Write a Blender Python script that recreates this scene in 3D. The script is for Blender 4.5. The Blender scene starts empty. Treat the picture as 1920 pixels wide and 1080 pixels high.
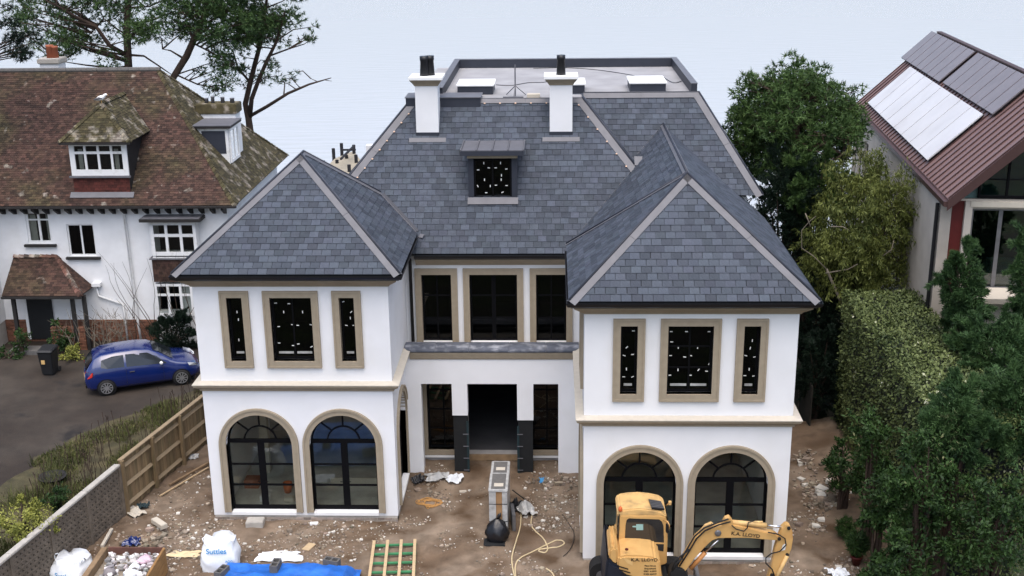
import bpy, bmesh, math, random
import numpy as np
from mathutils import Vector, Matrix
random.seed(7); rng = np.random.default_rng(11)
S = bpy.context.scene
COL = S.collection
R_ = math.radians
# ------------------------------------------------------------------ camera
F, PITCH, YAW, ROLL = 2228.68, 0.3110, -0.0370, -0.0123
CAMP = np.array([10.3043, -31.9253, 17.4692])
def cam_axes():
    cy, sy, cp, sp = math.cos(YAW), math.sin(YAW), math.cos(PITCH), math.sin(PITCH)
    fwd = np.array([sy*cp, cy*cp, -sp]); right = np.array([cy, -sy, 0.]); up = np.cross(right, fwd)
    cr, sr = math.cos(ROLL), math.sin(ROLL)
    return cr*right+sr*up, -sr*right+cr*up, fwd
AX, AY, AF = cam_axes()
cd = bpy.data.cameras.new('camera'); cam = bpy.data.objects.new('camera', cd); COL.objects.link(cam)
cd.sensor_width = 36; cd.lens = 36*F/1920; cd.clip_end = 20000; cd.clip_start = 0.5
m = Matrix.Identity(4)
for i in range(3):
    m[i][0], m[i][1], m[i][2], m[i][3] = AX[i], AY[i], -AF[i], CAMP[i]
cam.matrix_world = m; S.camera = cam
# ------------------------------------------------------------------ light
SUN_EL, SUN_AZ = 70.0, 178.0      # degrees; azimuth from +Y clockwise
w = bpy.data.worlds.new('World'); S.world = w; w.use_nodes = True
nt = w.node_tree; bg = nt.nodes['Background']
sky = nt.nodes.new('ShaderNodeTexSky'); sky.sky_type = 'NISHITA'; sky.sun_disc = False
sky.sun_elevation = R_(SUN_EL); sky.sun_rotation = R_(SUN_AZ)
sky.air_density = 1.0; sky.dust_density = 4.0; sky.ozone_density = 1.0; sky.altitude = 0
nt.links.new(sky.outputs[0], bg.inputs[0]); bg.inputs[1].default_value = 0.15
sd = bpy.data.lights.new('sun', 'SUN'); sd.energy = 1.3; sd.angle = R_(80); sd.color = (1, 1, 1)
so = bpy.data.objects.new('sun', sd); COL.objects.link(so)
el, az = R_(SUN_EL), R_(SUN_AZ)
sdir = Vector((math.sin(az)*math.cos(el), math.cos(az)*math.cos(el), math.sin(el)))
so.rotation_euler = sdir.to_track_quat('Z', 'Y').to_euler(); so.location = (0, -40, 60)
S.view_settings.view_transform = 'Standard'; S.view_settings.look = 'None'
S.view_settings.gamma = 1; S.view_settings.use_curve_mapping = False
S.view_settings.exposure = 0.74
S.render.engine = 'CYCLES'
S.cycles.max_bounces = 6; S.cycles.diffuse_bounces = 3; S.cycles.glossy_bounces = 3; S.cycles.transmission_bounces = 4; S.cycles.transparent_max_bounces = 10
# ------------------------------------------------------------------ pixel -> place
def ray(px, py):
    return AF+AX*(px-960)/F+AY*(540-py)/F
def onY(px, py, Y): v = ray(px, py); return Vector(CAMP+v*(Y-CAMP[1])/v[1])
def onZ(px, py, Z=0.): v = ray(px, py); return Vector(CAMP+v*(Z-CAMP[2])/v[2])
def onX(px, py, X): v = ray(px, py); return Vector(CAMP+v*(X-CAMP[0])/v[0])
def onP(px, py, p, n):
    v = ray(px, py); n = np.array(n); return Vector(CAMP+v*((np.array(p)-CAMP)@n)/(v@n))
# ------------------------------------------------------------------ materials
MATS = {}
def M(name, col, rough=.8, var=.12, scale=4., bump=0., bscale=40., metal=0., spec=.4, island=0., col2=None, c2scale=1.5, c2thr=.5, c2soft=.12, coords='Object', stretch=None, coat=0., col3=None, c3scale=1., c3thr=.6, c3soft=.06):
    mt = bpy.data.materials.new(name); mt.use_nodes = True; t = mt.node_tree; N = t.nodes; L = t.links
    b = N['Principled BSDF']; b.inputs['Roughness'].default_value = rough; b.inputs['Metallic'].default_value = metal
    b.inputs['Specular IOR Level'].default_value = spec; b.inputs['Coat Weight'].default_value = coat
    geo = N.new('ShaderNodeNewGeometry'); src = geo.outputs['Position']
    if coords == 'Object':
        tc = N.new('ShaderNodeTexCoord'); src = tc.outputs['Object']
    if stretch:
        mp = N.new('ShaderNodeMapping'); mp.inputs['Scale'].default_value = stretch; L.new(src, mp.inputs[0]); src = mp.outputs[0]
    def noise(sc, det=4.):
        n = N.new('ShaderNodeTexNoise'); n.inputs['Scale'].default_value = sc; n.inputs['Detail'].default_value = det
        L.new(src, n.inputs['Vector']); return n.outputs['Fac']
    def mix(fac, a, bb, mode='MIX'):
        x = N.new('ShaderNodeMix'); x.data_type = 'RGBA'; x.blend_type = mode
        for s, vv in ((x.inputs[0], fac), (x.inputs[6], a), (x.inputs[7], bb)):
            if hasattr(vv, 'links'): L.new(vv, s)
            else: s.default_value = vv if not isinstance(vv, tuple) else (*vv[:3], 1)
        return x.outputs[2]
    def mrange(v, a, bb, c, d):
        x = N.new('ShaderNodeMapRange'); L.new(v, x.inputs[0])
        for i, q in enumerate((a, bb, c, d)): x.inputs[i+1].default_value = q
        return x.outputs[0]
    c = tuple(col)
    if col2 is not None:
        f = mrange(noise(c2scale, 6.), c2thr-c2soft, c2thr+c2soft, 0, 1); c = mix(f, c, tuple(col2))
    if col3 is not None:
        f = mrange(noise(c3scale, 8.), c3thr-c3soft, c3thr+c3soft, 0, 1); c = mix(f, c, tuple(col3))
    f = mrange(noise(scale), .25, .75, 1-var, 1+var)
    c = mix(1., c, f, 'MULTIPLY')
    if island:
        oi = N.new('ShaderNodeObjectInfo'); a = N.new('ShaderNodeMath'); a.operation = 'ADD'
        L.new(geo.outputs['Random Per Island'], a.inputs[0]); L.new(oi.outputs['Random'], a.inputs[1])
        fr = N.new('ShaderNodeMath'); fr.operation = 'FRACT'; L.new(a.outputs[0], fr.inputs[0])
        f = mrange(fr.outputs[0], 0, 1, 1-island, 1+island); c = mix(1., c, f, 'MULTIPLY')
        wn = N.new('ShaderNodeTexWhiteNoise'); wn.noise_dimensions = '1D'; L.new(fr.outputs[0], wn.inputs['W'])
        c = mix(.07*island, c, wn.outputs['Color'], 'OVERLAY')
    L.new(c, b.inputs['Base Color'])
    if bump:
        bn = N.new('ShaderNodeBump'); bn.inputs['Strength'].default_value = bump; bn.inputs['Distance'].default_value = .02
        L.new(noise(bscale, 6.), bn.inputs['Height']); L.new(bn.outputs[0], b.inputs['Normal'])
    MATS[name] = mt
    return mt
def leafmat(name, c1, c2, rough=.6, dead=None):
    mt = bpy.data.materials.new(name); mt.use_nodes = True; t = mt.node_tree; N = t.nodes; L = t.links
    b = N['Principled BSDF']; b.inputs['Roughness'].default_value = rough; b.inputs['Specular IOR Level'].default_value = .25
    g = N.new('ShaderNodeNewGeometry'); r = N.new('ShaderNodeValToRGB')
    r.color_ramp.elements[0].color = (*c1, 1); r.color_ramp.elements[1].color = (*c2, 1)
    if dead:
        e = r.color_ramp.elements.new(.93); e.color = (*c2, 1); r.color_ramp.elements[-1].color = (*dead, 1)
    no = N.new('ShaderNodeTexNoise'); no.inputs['Scale'].default_value = .9; L.new(g.outputs['Position'], no.inputs['Vector'])
    mx = N.new('ShaderNodeMath'); mx.operation = 'MULTIPLY_ADD'; mx.inputs[1].default_value = .62
    L.new(g.outputs['Random Per Island'], mx.inputs[0])
    m2 = N.new('ShaderNodeMath'); m2.operation = 'MULTIPLY_ADD'; m2.inputs[1].default_value = 1.3; m2.inputs[2].default_value = -.45
    L.new(no.outputs['Fac'], m2.inputs[0]); L.new(m2.outputs[0], mx.inputs[2])
    L.new(mx.outputs[0], r.inputs[0]); L.new(r.outputs[0], b.inputs['Base Color'])
    MATS[name] = mt
    return mt
def glassmat(name, tint, refl=.05, rough=.02):
    mt = bpy.data.materials.new(name); mt.use_nodes = True; t = mt.node_tree; N = t.nodes; L = t.links
    N.remove(N['Principled BSDF']); out = N['Material Output']
    tr = N.new('ShaderNodeBsdfTransparent'); tr.inputs[0].default_value = (*tint, 1)
    gl = N.new('ShaderNodeBsdfGlossy'); gl.inputs['Roughness'].default_value = rough; gl.inputs[0].default_value = (1, 1, 1, 1)
    fr = N.new('ShaderNodeFresnel'); fr.inputs[0].default_value = 1.45
    mu = N.new('ShaderNodeMath'); mu.operation = 'MULTIPLY'; mu.inputs[1].default_value = refl/.034; L.new(fr.outputs[0], mu.inputs[0])
    mx = N.new('ShaderNodeMixShader'); L.new(mu.outputs[0], mx.inputs[0]); L.new(tr.outputs[0], mx.inputs[1]); L.new(gl.outputs[0], mx.inputs[2])
    L.new(mx.outputs[0], out.inputs[0]); MATS[name] = mt
    return mt
M('render', (.80, .80, .81), .9, .035, 1.2, .35, 90, spec=.2, col2=(.74, .735, .72), c2scale=.55, c2thr=.64, c2soft=.14)
M('stone', (.33, .275, .20), .85, .08, 6, .3, 90, spec=.2)
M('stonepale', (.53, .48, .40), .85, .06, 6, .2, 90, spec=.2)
M('slate', (.062, .072, .091), .65, .16, 7, .5, 26, island=.27, spec=.15)
M('slateunder', (.006, .007, .010), .8)
M('lead', (.125, .125, .138), .5, .14, 3, .2, 12, spec=.4)
M('leaddark', (.028, .032, .045), .55, .1, 3)
M('coping', (.085, .095, .12), .6, .3, 5, .3, 20, col2=(.3, .31, .34), c2scale=3, c2thr=.62)
M('black', (.009, .009, .011), .35, .1, spec=.4)
M('blackmatt', (.010, .011, .012), .7, .2)
M('frame', (.003, .003, .004), .7, .1, spec=.1)
M('teal', (.012, .03, .035), .6)
M('white', (.8, .8, .79), .6, .04)
M('whitegloss', (.78, .78, .77), .35, .05, col2=(.5, .49, .45), c2scale=4, c2thr=.66)
M('sticker', (.8, .8, .78), .6, .02)
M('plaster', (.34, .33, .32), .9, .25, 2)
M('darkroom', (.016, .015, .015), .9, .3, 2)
M('intfloor', (.55, .54, .49), .85, .3, 1.5, .2, 20)
M('osb', (.19, .11, .05), .8, .3, 8)
M('flatroof', (.34, .335, .34), .85, .1, 1.5, .15, 60, col2=(.29, .285, .29), c2scale=.8)
M('copper', (.55, .36, .25), .4, .2)
glassmat('glass', (.88, .9, .87), .026)
glassmat('glassdark', (.22, .24, .26), .022)
glassmat('glasssea', (.36, .50, .50), .10)
M('dirt', (.140, .097, .065), .95, .35, 2.2, 1., 22, col2=(.24, .186, .138), c2scale=.5, c2thr=.52, c2soft=.14, col3=(.078, .050, .030), c3scale=1.1, c3thr=.60, c3soft=.08, spec=.15)
M('soil', (.03, .026, .018), .95, .4, 1.2, .8, 18, col2=(.03, .04, .012), c2scale=.5)
M('drive', (.027, .019, .0135), .85, .3, 1.4, .6, 40, col2=(.050, .040, .031), c2scale=.40, c2thr=.54, c2soft=.16, col3=(.012, .010, .009), c3scale=.7, c3thr=.66, c3soft=.05)
M('vergesoil', (.052, .046, .022), .95, .4, 3, .8, 25, col2=(.075, .062, .03), c2scale=1.2)
M('rubble', (.27, .22, .17), .9, .25, 8, .4, 30, island=.5, spec=.2)
M('concrete', (.40, .375, .335), .9, .15, 5, .4, 40)
M('blockgrey', (.12, .115, .11), .95, .15, 12, .5, 60)
M('brick', (.17, .075, .045), .9, .2, 9, .3, 60, island=.4)
M('brickgrey', (.30, .25, .21), .9, .2, 9, .3, 60, island=.35)
M('tile', (.056, .030, .022), .9, .35, 5, .5, 30, island=.5, col2=(.052, .043, .020), c2scale=.42, c2thr=.60, c2soft=.10, col3=(.22, .19, .155), c3scale=2.2, c3thr=.665, c3soft=.04)
M('tilered', (.085, .022, .016), .85, .25, 5, .4, 30, island=.35)
M('tilemoss', (.055, .046, .022), .95, .4, 5, .7, 22, island=.45, col2=(.20, .175, .14), c2scale=2.0, c2thr=.59, c2soft=.05)
M('tilelight', (.115, .058, .042), .9, .35, 5, .5, 30, island=.6, col2=(.27, .23, .19), c2scale=1.5, c2thr=.60, c2soft=.05)
M('tileunder', (.028, .018, .014), .9)
M('roughcast', (.80, .80, .80), .95, .07, 1.5, .5, 60, col2=(.62, .60, .56), c2scale=.6, c2thr=.70, c2soft=.15)
M('oldblack', (.02, .018, .017), .7, .3)
M('terracotta', (.32, .10, .05), .85, .2)
M('fence', (.225, .155, .082), .85, .2, 3, .3, 30, island=.22, stretch=(6, 6, 1), col2=(.15, .12, .06), c2scale=.8, c2thr=.6)
M('fencepale', (.28, .21, .13), .85, .15, 3)
M('lattice', (.15, .122, .094), .9, .3, 4, .4, 40)
M('latticeback', (.022, .02, .016), .95, .3)
M('timber', (.50, .37, .22), .8, .15, 4, stretch=(1, 6, 6))
M('timbergreen', (.045, .20, .085), .8, .2, 4)
M('timberold', (.24, .16, .09), .9, .3, 4)
M('yellow', (.56, .335, .12), .45, .10, 2.5, col2=(.48, .25, .08), c2scale=2.2, c2thr=.63, c2soft=.08, coat=.15)
M('yellowpale', (.62, .40, .16), .55, .12, 3, col2=(.36, .24, .11), c2scale=3.5, c2thr=.58)
M('rubber', (.012, .012, .012), .8, .2)
M('chrome', (.6, .6, .62), .2, .05, metal=1.)
M('steel', (.20, .20, .21), .5, .2, metal=.6)
M('navy', (.010, .014, .024), .5, .2)
M('orange', (.55, .12, .03), .4, .1)
M('print', (.02, .015, .01), .7)
M('printblue', (.06, .28, .55), .7)
M('sack', (.74, .77, .80), .7, .07, 3, .5, 9)
M('tarpblue', (.018, .13, .50), .45, .3, 2.5, .5, 7, spec=.5)
M('plasticblack', (.008, .008, .01), .3, .2, 3, .6, 9, spec=.5)
M('plasticclear', (.40, .40, .39), .3, .3, 7, .6, 14, spec=.6)
M('cardboard', (.33, .19, .09), .85, .15)
M('plasterrubble', (.62, .59, .53), .9, .12, 6, .3, 30)
M('rope', (.45, .24, .08), .9, .2)
M('hose', (.62, .50, .30), .6, .1)
M('carblue', (.001, .012, .105), .25, .06, 2, spec=.6, coat=1.)
M('carglass', (.012, .015, .018), .08, .1, spec=.8)
M('tail', (.50, .03, .02), .25)
M('lamp', (.6, .62, .64), .15, .1)
M('alloy', (.42, .42, .43), .35, .1, metal=.7)
M('bin', (.012, .013, .015), .5, .2)
M('metalroof', (.20, .122, .110), .42, .08, 2, spec=.5)
M('metalroofdark', (.060, .030, .027), .5, .1)
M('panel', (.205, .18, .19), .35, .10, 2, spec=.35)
M('panelglare', (.62, .61, .62), .35, .06, .8, spec=.4, col2=(.55, .53, .53), c2scale=.5, c2thr=.62)  # lower array: its bright reflection is painted into the base colour
M('housewall', (.49, .44, .38), .9, .10, 1.5, .3, 50)
M('sealining', (.10, .17, .17), .7)
M('redpanel', (.085, .008, .006), .6, .15)
M('bark', (.055, .036, .026), .95, .35, 5, .8, 20)
M('barkpale', (.17, .145, .11), .9, .25, 6)
M('jetty', (.33, .29, .22), .9, .2)
M('pile', (.015, .015, .018), .9, .2)
leafmat('pine', (.014, .042, .018), (.085, .145, .038))
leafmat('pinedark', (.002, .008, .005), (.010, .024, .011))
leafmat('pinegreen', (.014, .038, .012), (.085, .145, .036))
leafmat('conifer', (.008, .027, .010), (.066, .128, .040), dead=(.14, .16, .08))
leafmat('olive', (.030, .046, .009), (.135, .152, .034))
leafmat('hedge', (.010, .024, .007), (.155, .19, .065), dead=(.55, .55, .40))
leafmat('shrub', (.005, .017, .004), (.038, .080, .017), dead=(.2, .2, .1))
leafmat('yellowbush', (.06, .08, .012), (.34, .34, .075))
leafmat('grass', (.030, .042, .012), (.13, .135, .045), dead=(.24, .19, .10))
leafmat('drygrass', (.05, .042, .02), (.17, .14, .075))
# ------------------------------------------------------------------ builders
def link(o, parent=None):
    COL.objects.link(o)
    if parent is not None:
        o.parent = parent
        o.matrix_parent_inverse = Matrix.Translation(-Vector(parent.location)) if parent.parent is None and parent.type == 'EMPTY' else Matrix.Identity(4)
    return o
def tag(o, label=None, cat=None, group=None, kind=None):
    if label: o['label'] = label
    if cat: o['category'] = cat
    if group: o['group'] = group
    if kind: o['kind'] = kind
    return o
def thing(name, label, cat, loc=(0, 0, 0), group=None):
    o = bpy.data.objects.new(name, None); o.location = loc; o.empty_display_size = .2; COL.objects.link(o)
    return tag(o, label, cat, group)
class B:
    """collects shapes (world coordinates) into ONE mesh object"""
    def __init__(s): s.v = []; s.f = []
    def add(s, vs, fs):
        k = len(s.v); s.v += [tuple(p) for p in vs]; s.f += [tuple(i+k for i in f) for f in fs]; return s
    def box(s, a, b):
        x0, y0, z0 = a; x1, y1, z1 = b
        return s.add([(x0, y0, z0), (x1, y0, z0), (x1, y1, z0), (x0, y1, z0), (x0, y0, z1), (x1, y0, z1), (x1, y1, z1), (x0, y1, z1)],
                     [(0, 3, 2, 1), (4, 5, 6, 7), (0, 1, 5, 4), (1, 2, 6, 5), (2, 3, 7, 6), (3, 0, 4, 7)])
    def obox(s, c, ux, uy, uz, sx, sy, sz):
        """box centred at c with axes ux,uy,uz and full sizes"""
        c = Vector(c); ux, uy, uz = Vector(ux)*sx/2, Vector(uy)*sy/2, Vector(uz)*sz/2
        return s.add([c-ux-uy-uz, c+ux-uy-uz, c+ux+uy-uz, c-ux+uy-uz, c-ux-uy+uz, c+ux-uy+uz, c+ux+uy+uz, c-ux+uy+uz],
                     [(0, 3, 2, 1), (4, 5, 6, 7), (0, 1, 5, 4), (1, 2, 6, 5), (2, 3, 7, 6), (3, 0, 4, 7)])
    def beam(s, a, b, wd, ht, up=(0, 0, 1)):
        a, b = Vector(a), Vector(b); d = (b-a); L = d.length; d.normalize(); side = d.cross(Vector(up))
        if side.length < 1e-4: side = d.cross(Vector((1, 0, 0)))
        side.normalize(); u2 = side.cross(d)
        return s.obox((a+b)/2, d, side, u2, L, wd, ht)
    def prism(s, poly, vec):
        n = len(poly); vec = Vector(vec); P0 = [Vector(p) for p in poly]; P1 = [p+vec for p in P0]
        return s.add(P0+P1, [tuple(range(n-1, -1, -1)), tuple(range(n, 2*n))]+[(i, (i+1) % n, n+(i+1) % n, n+i) for i in range(n)])
    def poly(s, pts): return s.add(pts, [tuple(range(len(pts)))])
    def tube(s, pts, r, n=8, cap=True):
        pts = [Vector(p) for p in pts]; rs = r if isinstance(r, (list, tuple)) else [r]*len(pts)
        vs = []; fs = []; prev = None
        for i, p in enumerate(pts):
            d = (pts[min(i+1, len(pts)-1)]-pts[max(i-1, 0)])
            if d.length < 1e-9: d = Vector((0, 0, 1))
            d.normalize()
            a = prev-d*prev.dot(d) if prev is not None else d.orthogonal()
            if a.length < 1e-6: a = d.orthogonal()
            a.normalize(); prev = a; b = d.cross(a)
            for k in range(n):
                t = 2*math.pi*k/n; vs.append(p+(a*math.cos(t)+b*math.sin(t))*rs[i])
        for i in range(len(pts)-1):
            for k in range(n): fs.append((i*n+k, i*n+(k+1) % n, (i+1)*n+(k+1) % n, (i+1)*n+k))
        if cap: fs += [tuple(range(n-1, -1, -1)), tuple(range((len(pts)-1)*n, len(pts)*n))]
        return s.add(vs, fs)
    def lathe(s, c, prof, n=16, axis=(0, 0, 1)):
        ax = Vector(axis).normalized(); a = ax.orthogonal().normalized(); b = ax.cross(a); c = Vector(c); vs = []; fs = []
        for r, h in prof:
            for k in range(n):
                t = 2*math.pi*k/n; vs.append(c+ax*h+(a*math.cos(t)+b*math.sin(t))*r)
        for i in range(len(prof)-1):
            for k in range(n): fs.append((i*n+k, i*n+(k+1) % n, (i+1)*n+(k+1) % n, (i+1)*n+k))
        fs += [tuple(range(n-1, -1, -1)), tuple(range((len(prof)-1)*n, len(prof)*n))]
        return s.add(vs, fs)
    def build(s, name, mat, parent=None, smooth=False, bevel=0., kind=None):
        me = bpy.data.meshes.new(name); me.from_pydata(s.v, [], s.f); me.materials.append(MATS[mat])
        if bevel:
            bm = bmesh.new(); bm.from_mesh(me); bmesh.ops.remove_doubles(bm, verts=bm.verts, dist=1e-5)
            bmesh.ops.recalc_face_normals(bm, faces=bm.faces)
            ed = [e for e in bm.edges if len(e.link_faces) == 2 and e.calc_face_angle(0) > .5]
            bmesh.ops.bevel(bm, geom=ed, offset=bevel, segments=2, affect='EDGES', clamp_overlap=True)
            bm.to_mesh(me); bm.free()
        if smooth:
            me.polygons.foreach_set('use_smooth', [True]*len(me.polygons))
        me.update()
        o = bpy.data.objects.new(name, me); link(o, parent)
        if kind: o['kind'] = kind
        return o
def np_mesh(name, V, Fc, mat, parent=None, smooth=False, kind=None):
    """V (n,3) float, Fc (m,k) int, all faces with k corners"""
    me = bpy.data.meshes.new(name); V = np.asarray(V, np.float32); Fc = np.asarray(Fc, np.int32); k = Fc.shape[1]
    me.vertices.add(len(V)); me.vertices.foreach_set('co', V.ravel())
    me.loops.add(Fc.size); me.loops.foreach_set('vertex_index', Fc.ravel())
    me.polygons.add(len(Fc)); me.polygons.foreach_set('loop_start', np.arange(0, Fc.size, k, dtype=np.int32))
    me.update(calc_edges=True); me.materials.append(MATS[mat])
    if smooth: me.polygons.foreach_set('use_smooth', np.ones(len(Fc), bool))
    o = bpy.data.objects.new(name, me); link(o, parent)
    if kind: o['kind'] = kind
    return o
def text(body, name, mat, parent, origin, ux, uz, height, depth=.004, stretch=1.):
    cu = bpy.data.curves.new(name, 'FONT'); cu.body = body; cu.size = height*1.4; cu.extrude = depth; cu.offset = height*.018
    cu.align_x = 'CENTER'; cu.align_y = 'CENTER'
    tmp = bpy.data.objects.new(name, cu); COL.objects.link(tmp)
    bpy.context.view_layer.update()
    me = bpy.data.meshes.new_from_object(tmp.evaluated_get(bpy.context.evaluated_depsgraph_get()))
    bpy.data.objects.remove(tmp)
    ux = Vector(ux).normalized(); uz = Vector(uz).normalized(); n = ux.cross(uz)
    mw = Matrix.Identity(4)
    for i in range(3): mw[i][0], mw[i][1], mw[i][2], mw[i][3] = ux[i]*stretch, uz[i], n[i], origin[i]
    me.transform(mw); me.materials.clear(); me.materials.append(MATS[mat])
    o = bpy.data.objects.new(name, me); return link(o, parent)
def vnoise(x, y, seed=0):
    """smooth value noise on numpy arrays"""
    g = np.random.default_rng(seed).random((64, 64)); xi = np.floor(x).astype(int); yi = np.floor(y).astype(int); fx = x-xi; fy = y-yi
    fx = fx*fx*(3-2*fx); fy = fy*fy*(3-2*fy); G = lambda a, b: g[a % 64, b % 64]
    return (G(xi, yi)*(1-fx)+G(xi+1, yi)*fx)*(1-fy)+(G(xi, yi+1)*(1-fx)+G(xi+1, yi+1)*fx)*fy
def clip2(poly, a, b):
    """keep the part of a 2D polygon left of a->b"""
    out = []; n = len(poly); ex, ey = b[0]-a[0], b[1]-a[1]
    sd_ = lambda p: ex*(p[1]-a[1])-ey*(p[0]-a[0])
    for i in range(n):
        p, q = poly[i], poly[(i+1) % n]; sp, sq = sd_(p), sd_(q)
        if sp >= 0: out.append(p)
        if (sp >= 0) != (sq >= 0):
            t = sp/(sp-sq); out.append((p[0]+(q[0]-p[0])*t, p[1]+(q[1]-p[1])*t))
    return out
def lay(pts, w_, g, thick, bld, singles=None, jit=.0, gap=.011, lap=.03, skip=None, lift=0.):
    """lay slates / tiles over a convex roof polygon (first edge = eave, counter-clockwise seen from outside)"""
    P = [Vector(p) for p in pts]; o = P[0]; u = (P[1]-P[0]).normalized(); n = Vector((0, 0, 0))
    for i in range(1, len(P)-1): n += (P[i]-P[0]).cross(P[i+1]-P[0])
    n.normalize(); v = n.cross(u)
    Q = [((p-o).dot(u), (p-o).dot(v)) for p in P]
    xs = [q[0] for q in Q]; vmax = max(q[1] for q in Q); j = 0
    while j*g < vmax:
        v0 = j*g; x = min(xs)-w_*(.5 if j % 2 else 0)-random.random()*.02; j += 1
        while x < max(xs):
            x0 = x+gap/2; ww = w_+random.uniform(-jit, jit); x1 = x+ww-gap/2; x += ww
            full = [(x0, v0), (x1, v0), (x1, v0+g+lap), (x0, v0+g+lap)]; c = full
            for i in range(len(Q)):
                c = clip2(c, Q[i], Q[(i+1) % len(Q)])
                if len(c) < 3: break
            if len(c) < 3: continue
            if skip and skip(o+u*((x0+x1)/2)+v*(v0+g/2)): continue
            isfull = len(c) == 4 and all(abs(a[0]-b[0])+abs(a[1]-b[1]) < 1e-6 for a, b in zip(sorted(c), sorted(full)))
            if singles is not None and isfull: singles.append((o+u*(x0+x1)*.5+v*v0+n*lift, u.copy(), v.copy(), n.copy())); continue
            k = len(c); tilt = random.uniform(-.002, .003)
            h = lambda q: lift+thick*.25+(thick+tilt)*max(0., 1-(q[1]-v0)/(g+lap))
            top = [o+u*q[0]+v*q[1]+n*h(q) for q in c]; bot = [o+u*q[0]+v*q[1]+n*(lift+.001) for q in c]
            bld.add(top+bot, [tuple(range(k))]+[(i, k+i, k+(i+1) % k, (i+1) % k) for i in range(k)])
def rot_basis(ang):
    return Vector((math.cos(ang), math.sin(ang), 0)), Vector((-math.sin(ang), math.cos(ang), 0))
def rock(bld, c, r, squash=.6, seed=None):
    """irregular lump: jittered subdivided box"""
    rr = random.Random(seed) if seed is not None else random
    a = rr.random()*6.28; ca, sa = math.cos(a), math.sin(a); vs = []
    for X in (-1, 1):
        for Y in (-1, 1):
            for Z in (-1, 1):
                x = X*rr.uniform(.45, 1)*r; y = Y*rr.uniform(.45, 1)*r*.8; z = Z*rr.uniform(.5, 1)*r*squash
                vs.append((c[0]+x*ca-y*sa, c[1]+x*sa+y*ca, c[2]+z))
    bld.add(vs, [(0, 1, 3, 2), (4, 6, 7, 5), (0, 4, 5, 1), (2, 3, 7, 6), (0, 2, 6, 4), (1, 5, 7, 3)])
# ================================================================== THE SETTING
def water():
    mt = bpy.data.materials.new('water'); mt.use_nodes = True; t = mt.node_tree; N = t.nodes; L = t.links
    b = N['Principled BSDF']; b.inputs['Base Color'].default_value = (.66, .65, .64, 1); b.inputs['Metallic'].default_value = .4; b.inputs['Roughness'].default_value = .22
    b.inputs['IOR'].default_value = 1.33; b.inputs['Specular IOR Level'].default_value = .8
    g = N.new('ShaderNodeNewGeometry'); mp = N.new('ShaderNodeMapping'); mp.inputs['Scale'].default_value = (.25, 1.1, 1)
    L.new(g.outputs['Position'], mp.inputs[0]); n = N.new('ShaderNodeTexNoise'); n.inputs['Scale'].default_value = .8; n.inputs['Detail'].default_value = 7
    L.new(mp.outputs[0], n.inputs['Vector']); bn = N.new('ShaderNodeBump'); bn.inputs['Strength'].default_value = .3; bn.inputs['Distance'].default_value = .3
    L.new(n.outputs['Fac'], bn.inputs['Height']); L.new(bn.outputs[0], b.inputs['Normal']); MATS['water'] = mt
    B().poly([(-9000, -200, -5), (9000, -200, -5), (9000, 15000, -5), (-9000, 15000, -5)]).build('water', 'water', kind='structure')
water()
FENCE = [(-1.72, 5.3), (-2.85, .25), (-4.0, -5.5), (-5.2, -12.0), (-8, -40)]
def ground_sheet():
    xs = np.concatenate([np.linspace(-900, -60, 8), np.linspace(-50, 60, 56), np.linspace(70, 900, 8)]); ys = np.concatenate([np.linspace(-900, -60, 8), np.linspace(-50, 46, 60)])
    X, Y = np.meshgrid(xs, ys); Z = -.42-6.5*np.clip((Y-28)/12, 0, 1)**1.2+.12*vnoise(X*.4+50, Y*.4+900, 3)
    nx, ny = len(xs), len(ys); i = np.arange(nx*ny).reshape(ny, nx)
    np_mesh('ground', np.stack([X.ravel(), Y.ravel(), Z.ravel()], 1), np.stack([i[:-1, :-1].ravel(), i[:-1, 1:].ravel(), i[1:, 1:].ravel(), i[1:, :-1].ravel()], 1), 'soil', smooth=True, kind='structure')
ground_sheet()
def yard_z(X, Y):
    z = -.16+.16*vnoise(X*.35+20, Y*.35+40, 1)+.07*vnoise(X*1.3+20, Y*1.3+40, 2)+.06*vnoise(X*4+9, Y*4+70, 4)+.03*vnoise(X*11+9, Y*11+70, 5)-.15
    z = z+.22*np.clip((Y-1.6)/1.4, 0, 1)*np.clip((X-5.3)/.3, 0, 1)*np.clip((11.4-X)/.3, 0, 1)      # dirt ramp up into the porch
    z = z+.05*np.exp(-((X-8.0)/1.1)**2)*np.clip((Y+6)/3, 0, 1)
    z = z+.35*np.clip((X-18.0)/2.2, 0, 1)                                                            # bank below the hedge
    for y0_ in (-4.75, -3.55): z = z-.05*np.exp(-((Y-y0_-.25*np.sin(X*.5))/.16)**2)*(X > 9.5)*(1+.35*np.sin(X*22))
    for x0_ in (7.1, 8.5): z = z-.035*np.exp(-((X-x0_-.12*np.sin(Y*.9))/.13)**2)*(Y < 1)
    return z
def yard():
    xs = np.arange(-5.4, 20.8, .085); ys = np.arange(-10, 7, .085); X, Y = np.meshgrid(xs, ys); Z = yard_z(X, Y)
    keep = X > np.interp(Y, [-12, -5.5, .25, 5.3, 9], [-5.2, -4.0, -2.85, -1.72, -1.72])-.05
    nx, ny = len(xs), len(ys); i = np.arange(nx*ny).reshape(ny, nx)
    Fc = np.stack([i[:-1, :-1], i[:-1, 1:], i[1:, 1:], i[1:, :-1]], -1).reshape(-1, 4); kk = keep.ravel()[Fc].all(1)
    np_mesh('yard', np.stack([X.ravel(), Y.ravel(), Z.ravel()], 1), Fc[kk], 'dirt', smooth=True, kind='structure')
yard()
def gz(x, y): return float(yard_z(np.array([x]), np.array([y]))[0])
def gp(px, py):
    p = onZ(px, py, -.1)
    for _ in range(3): p = onZ(px, py, gz(p.x, p.y))
    return p
DZ = .4    # neighbour's drive lies higher than the building plot
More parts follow.
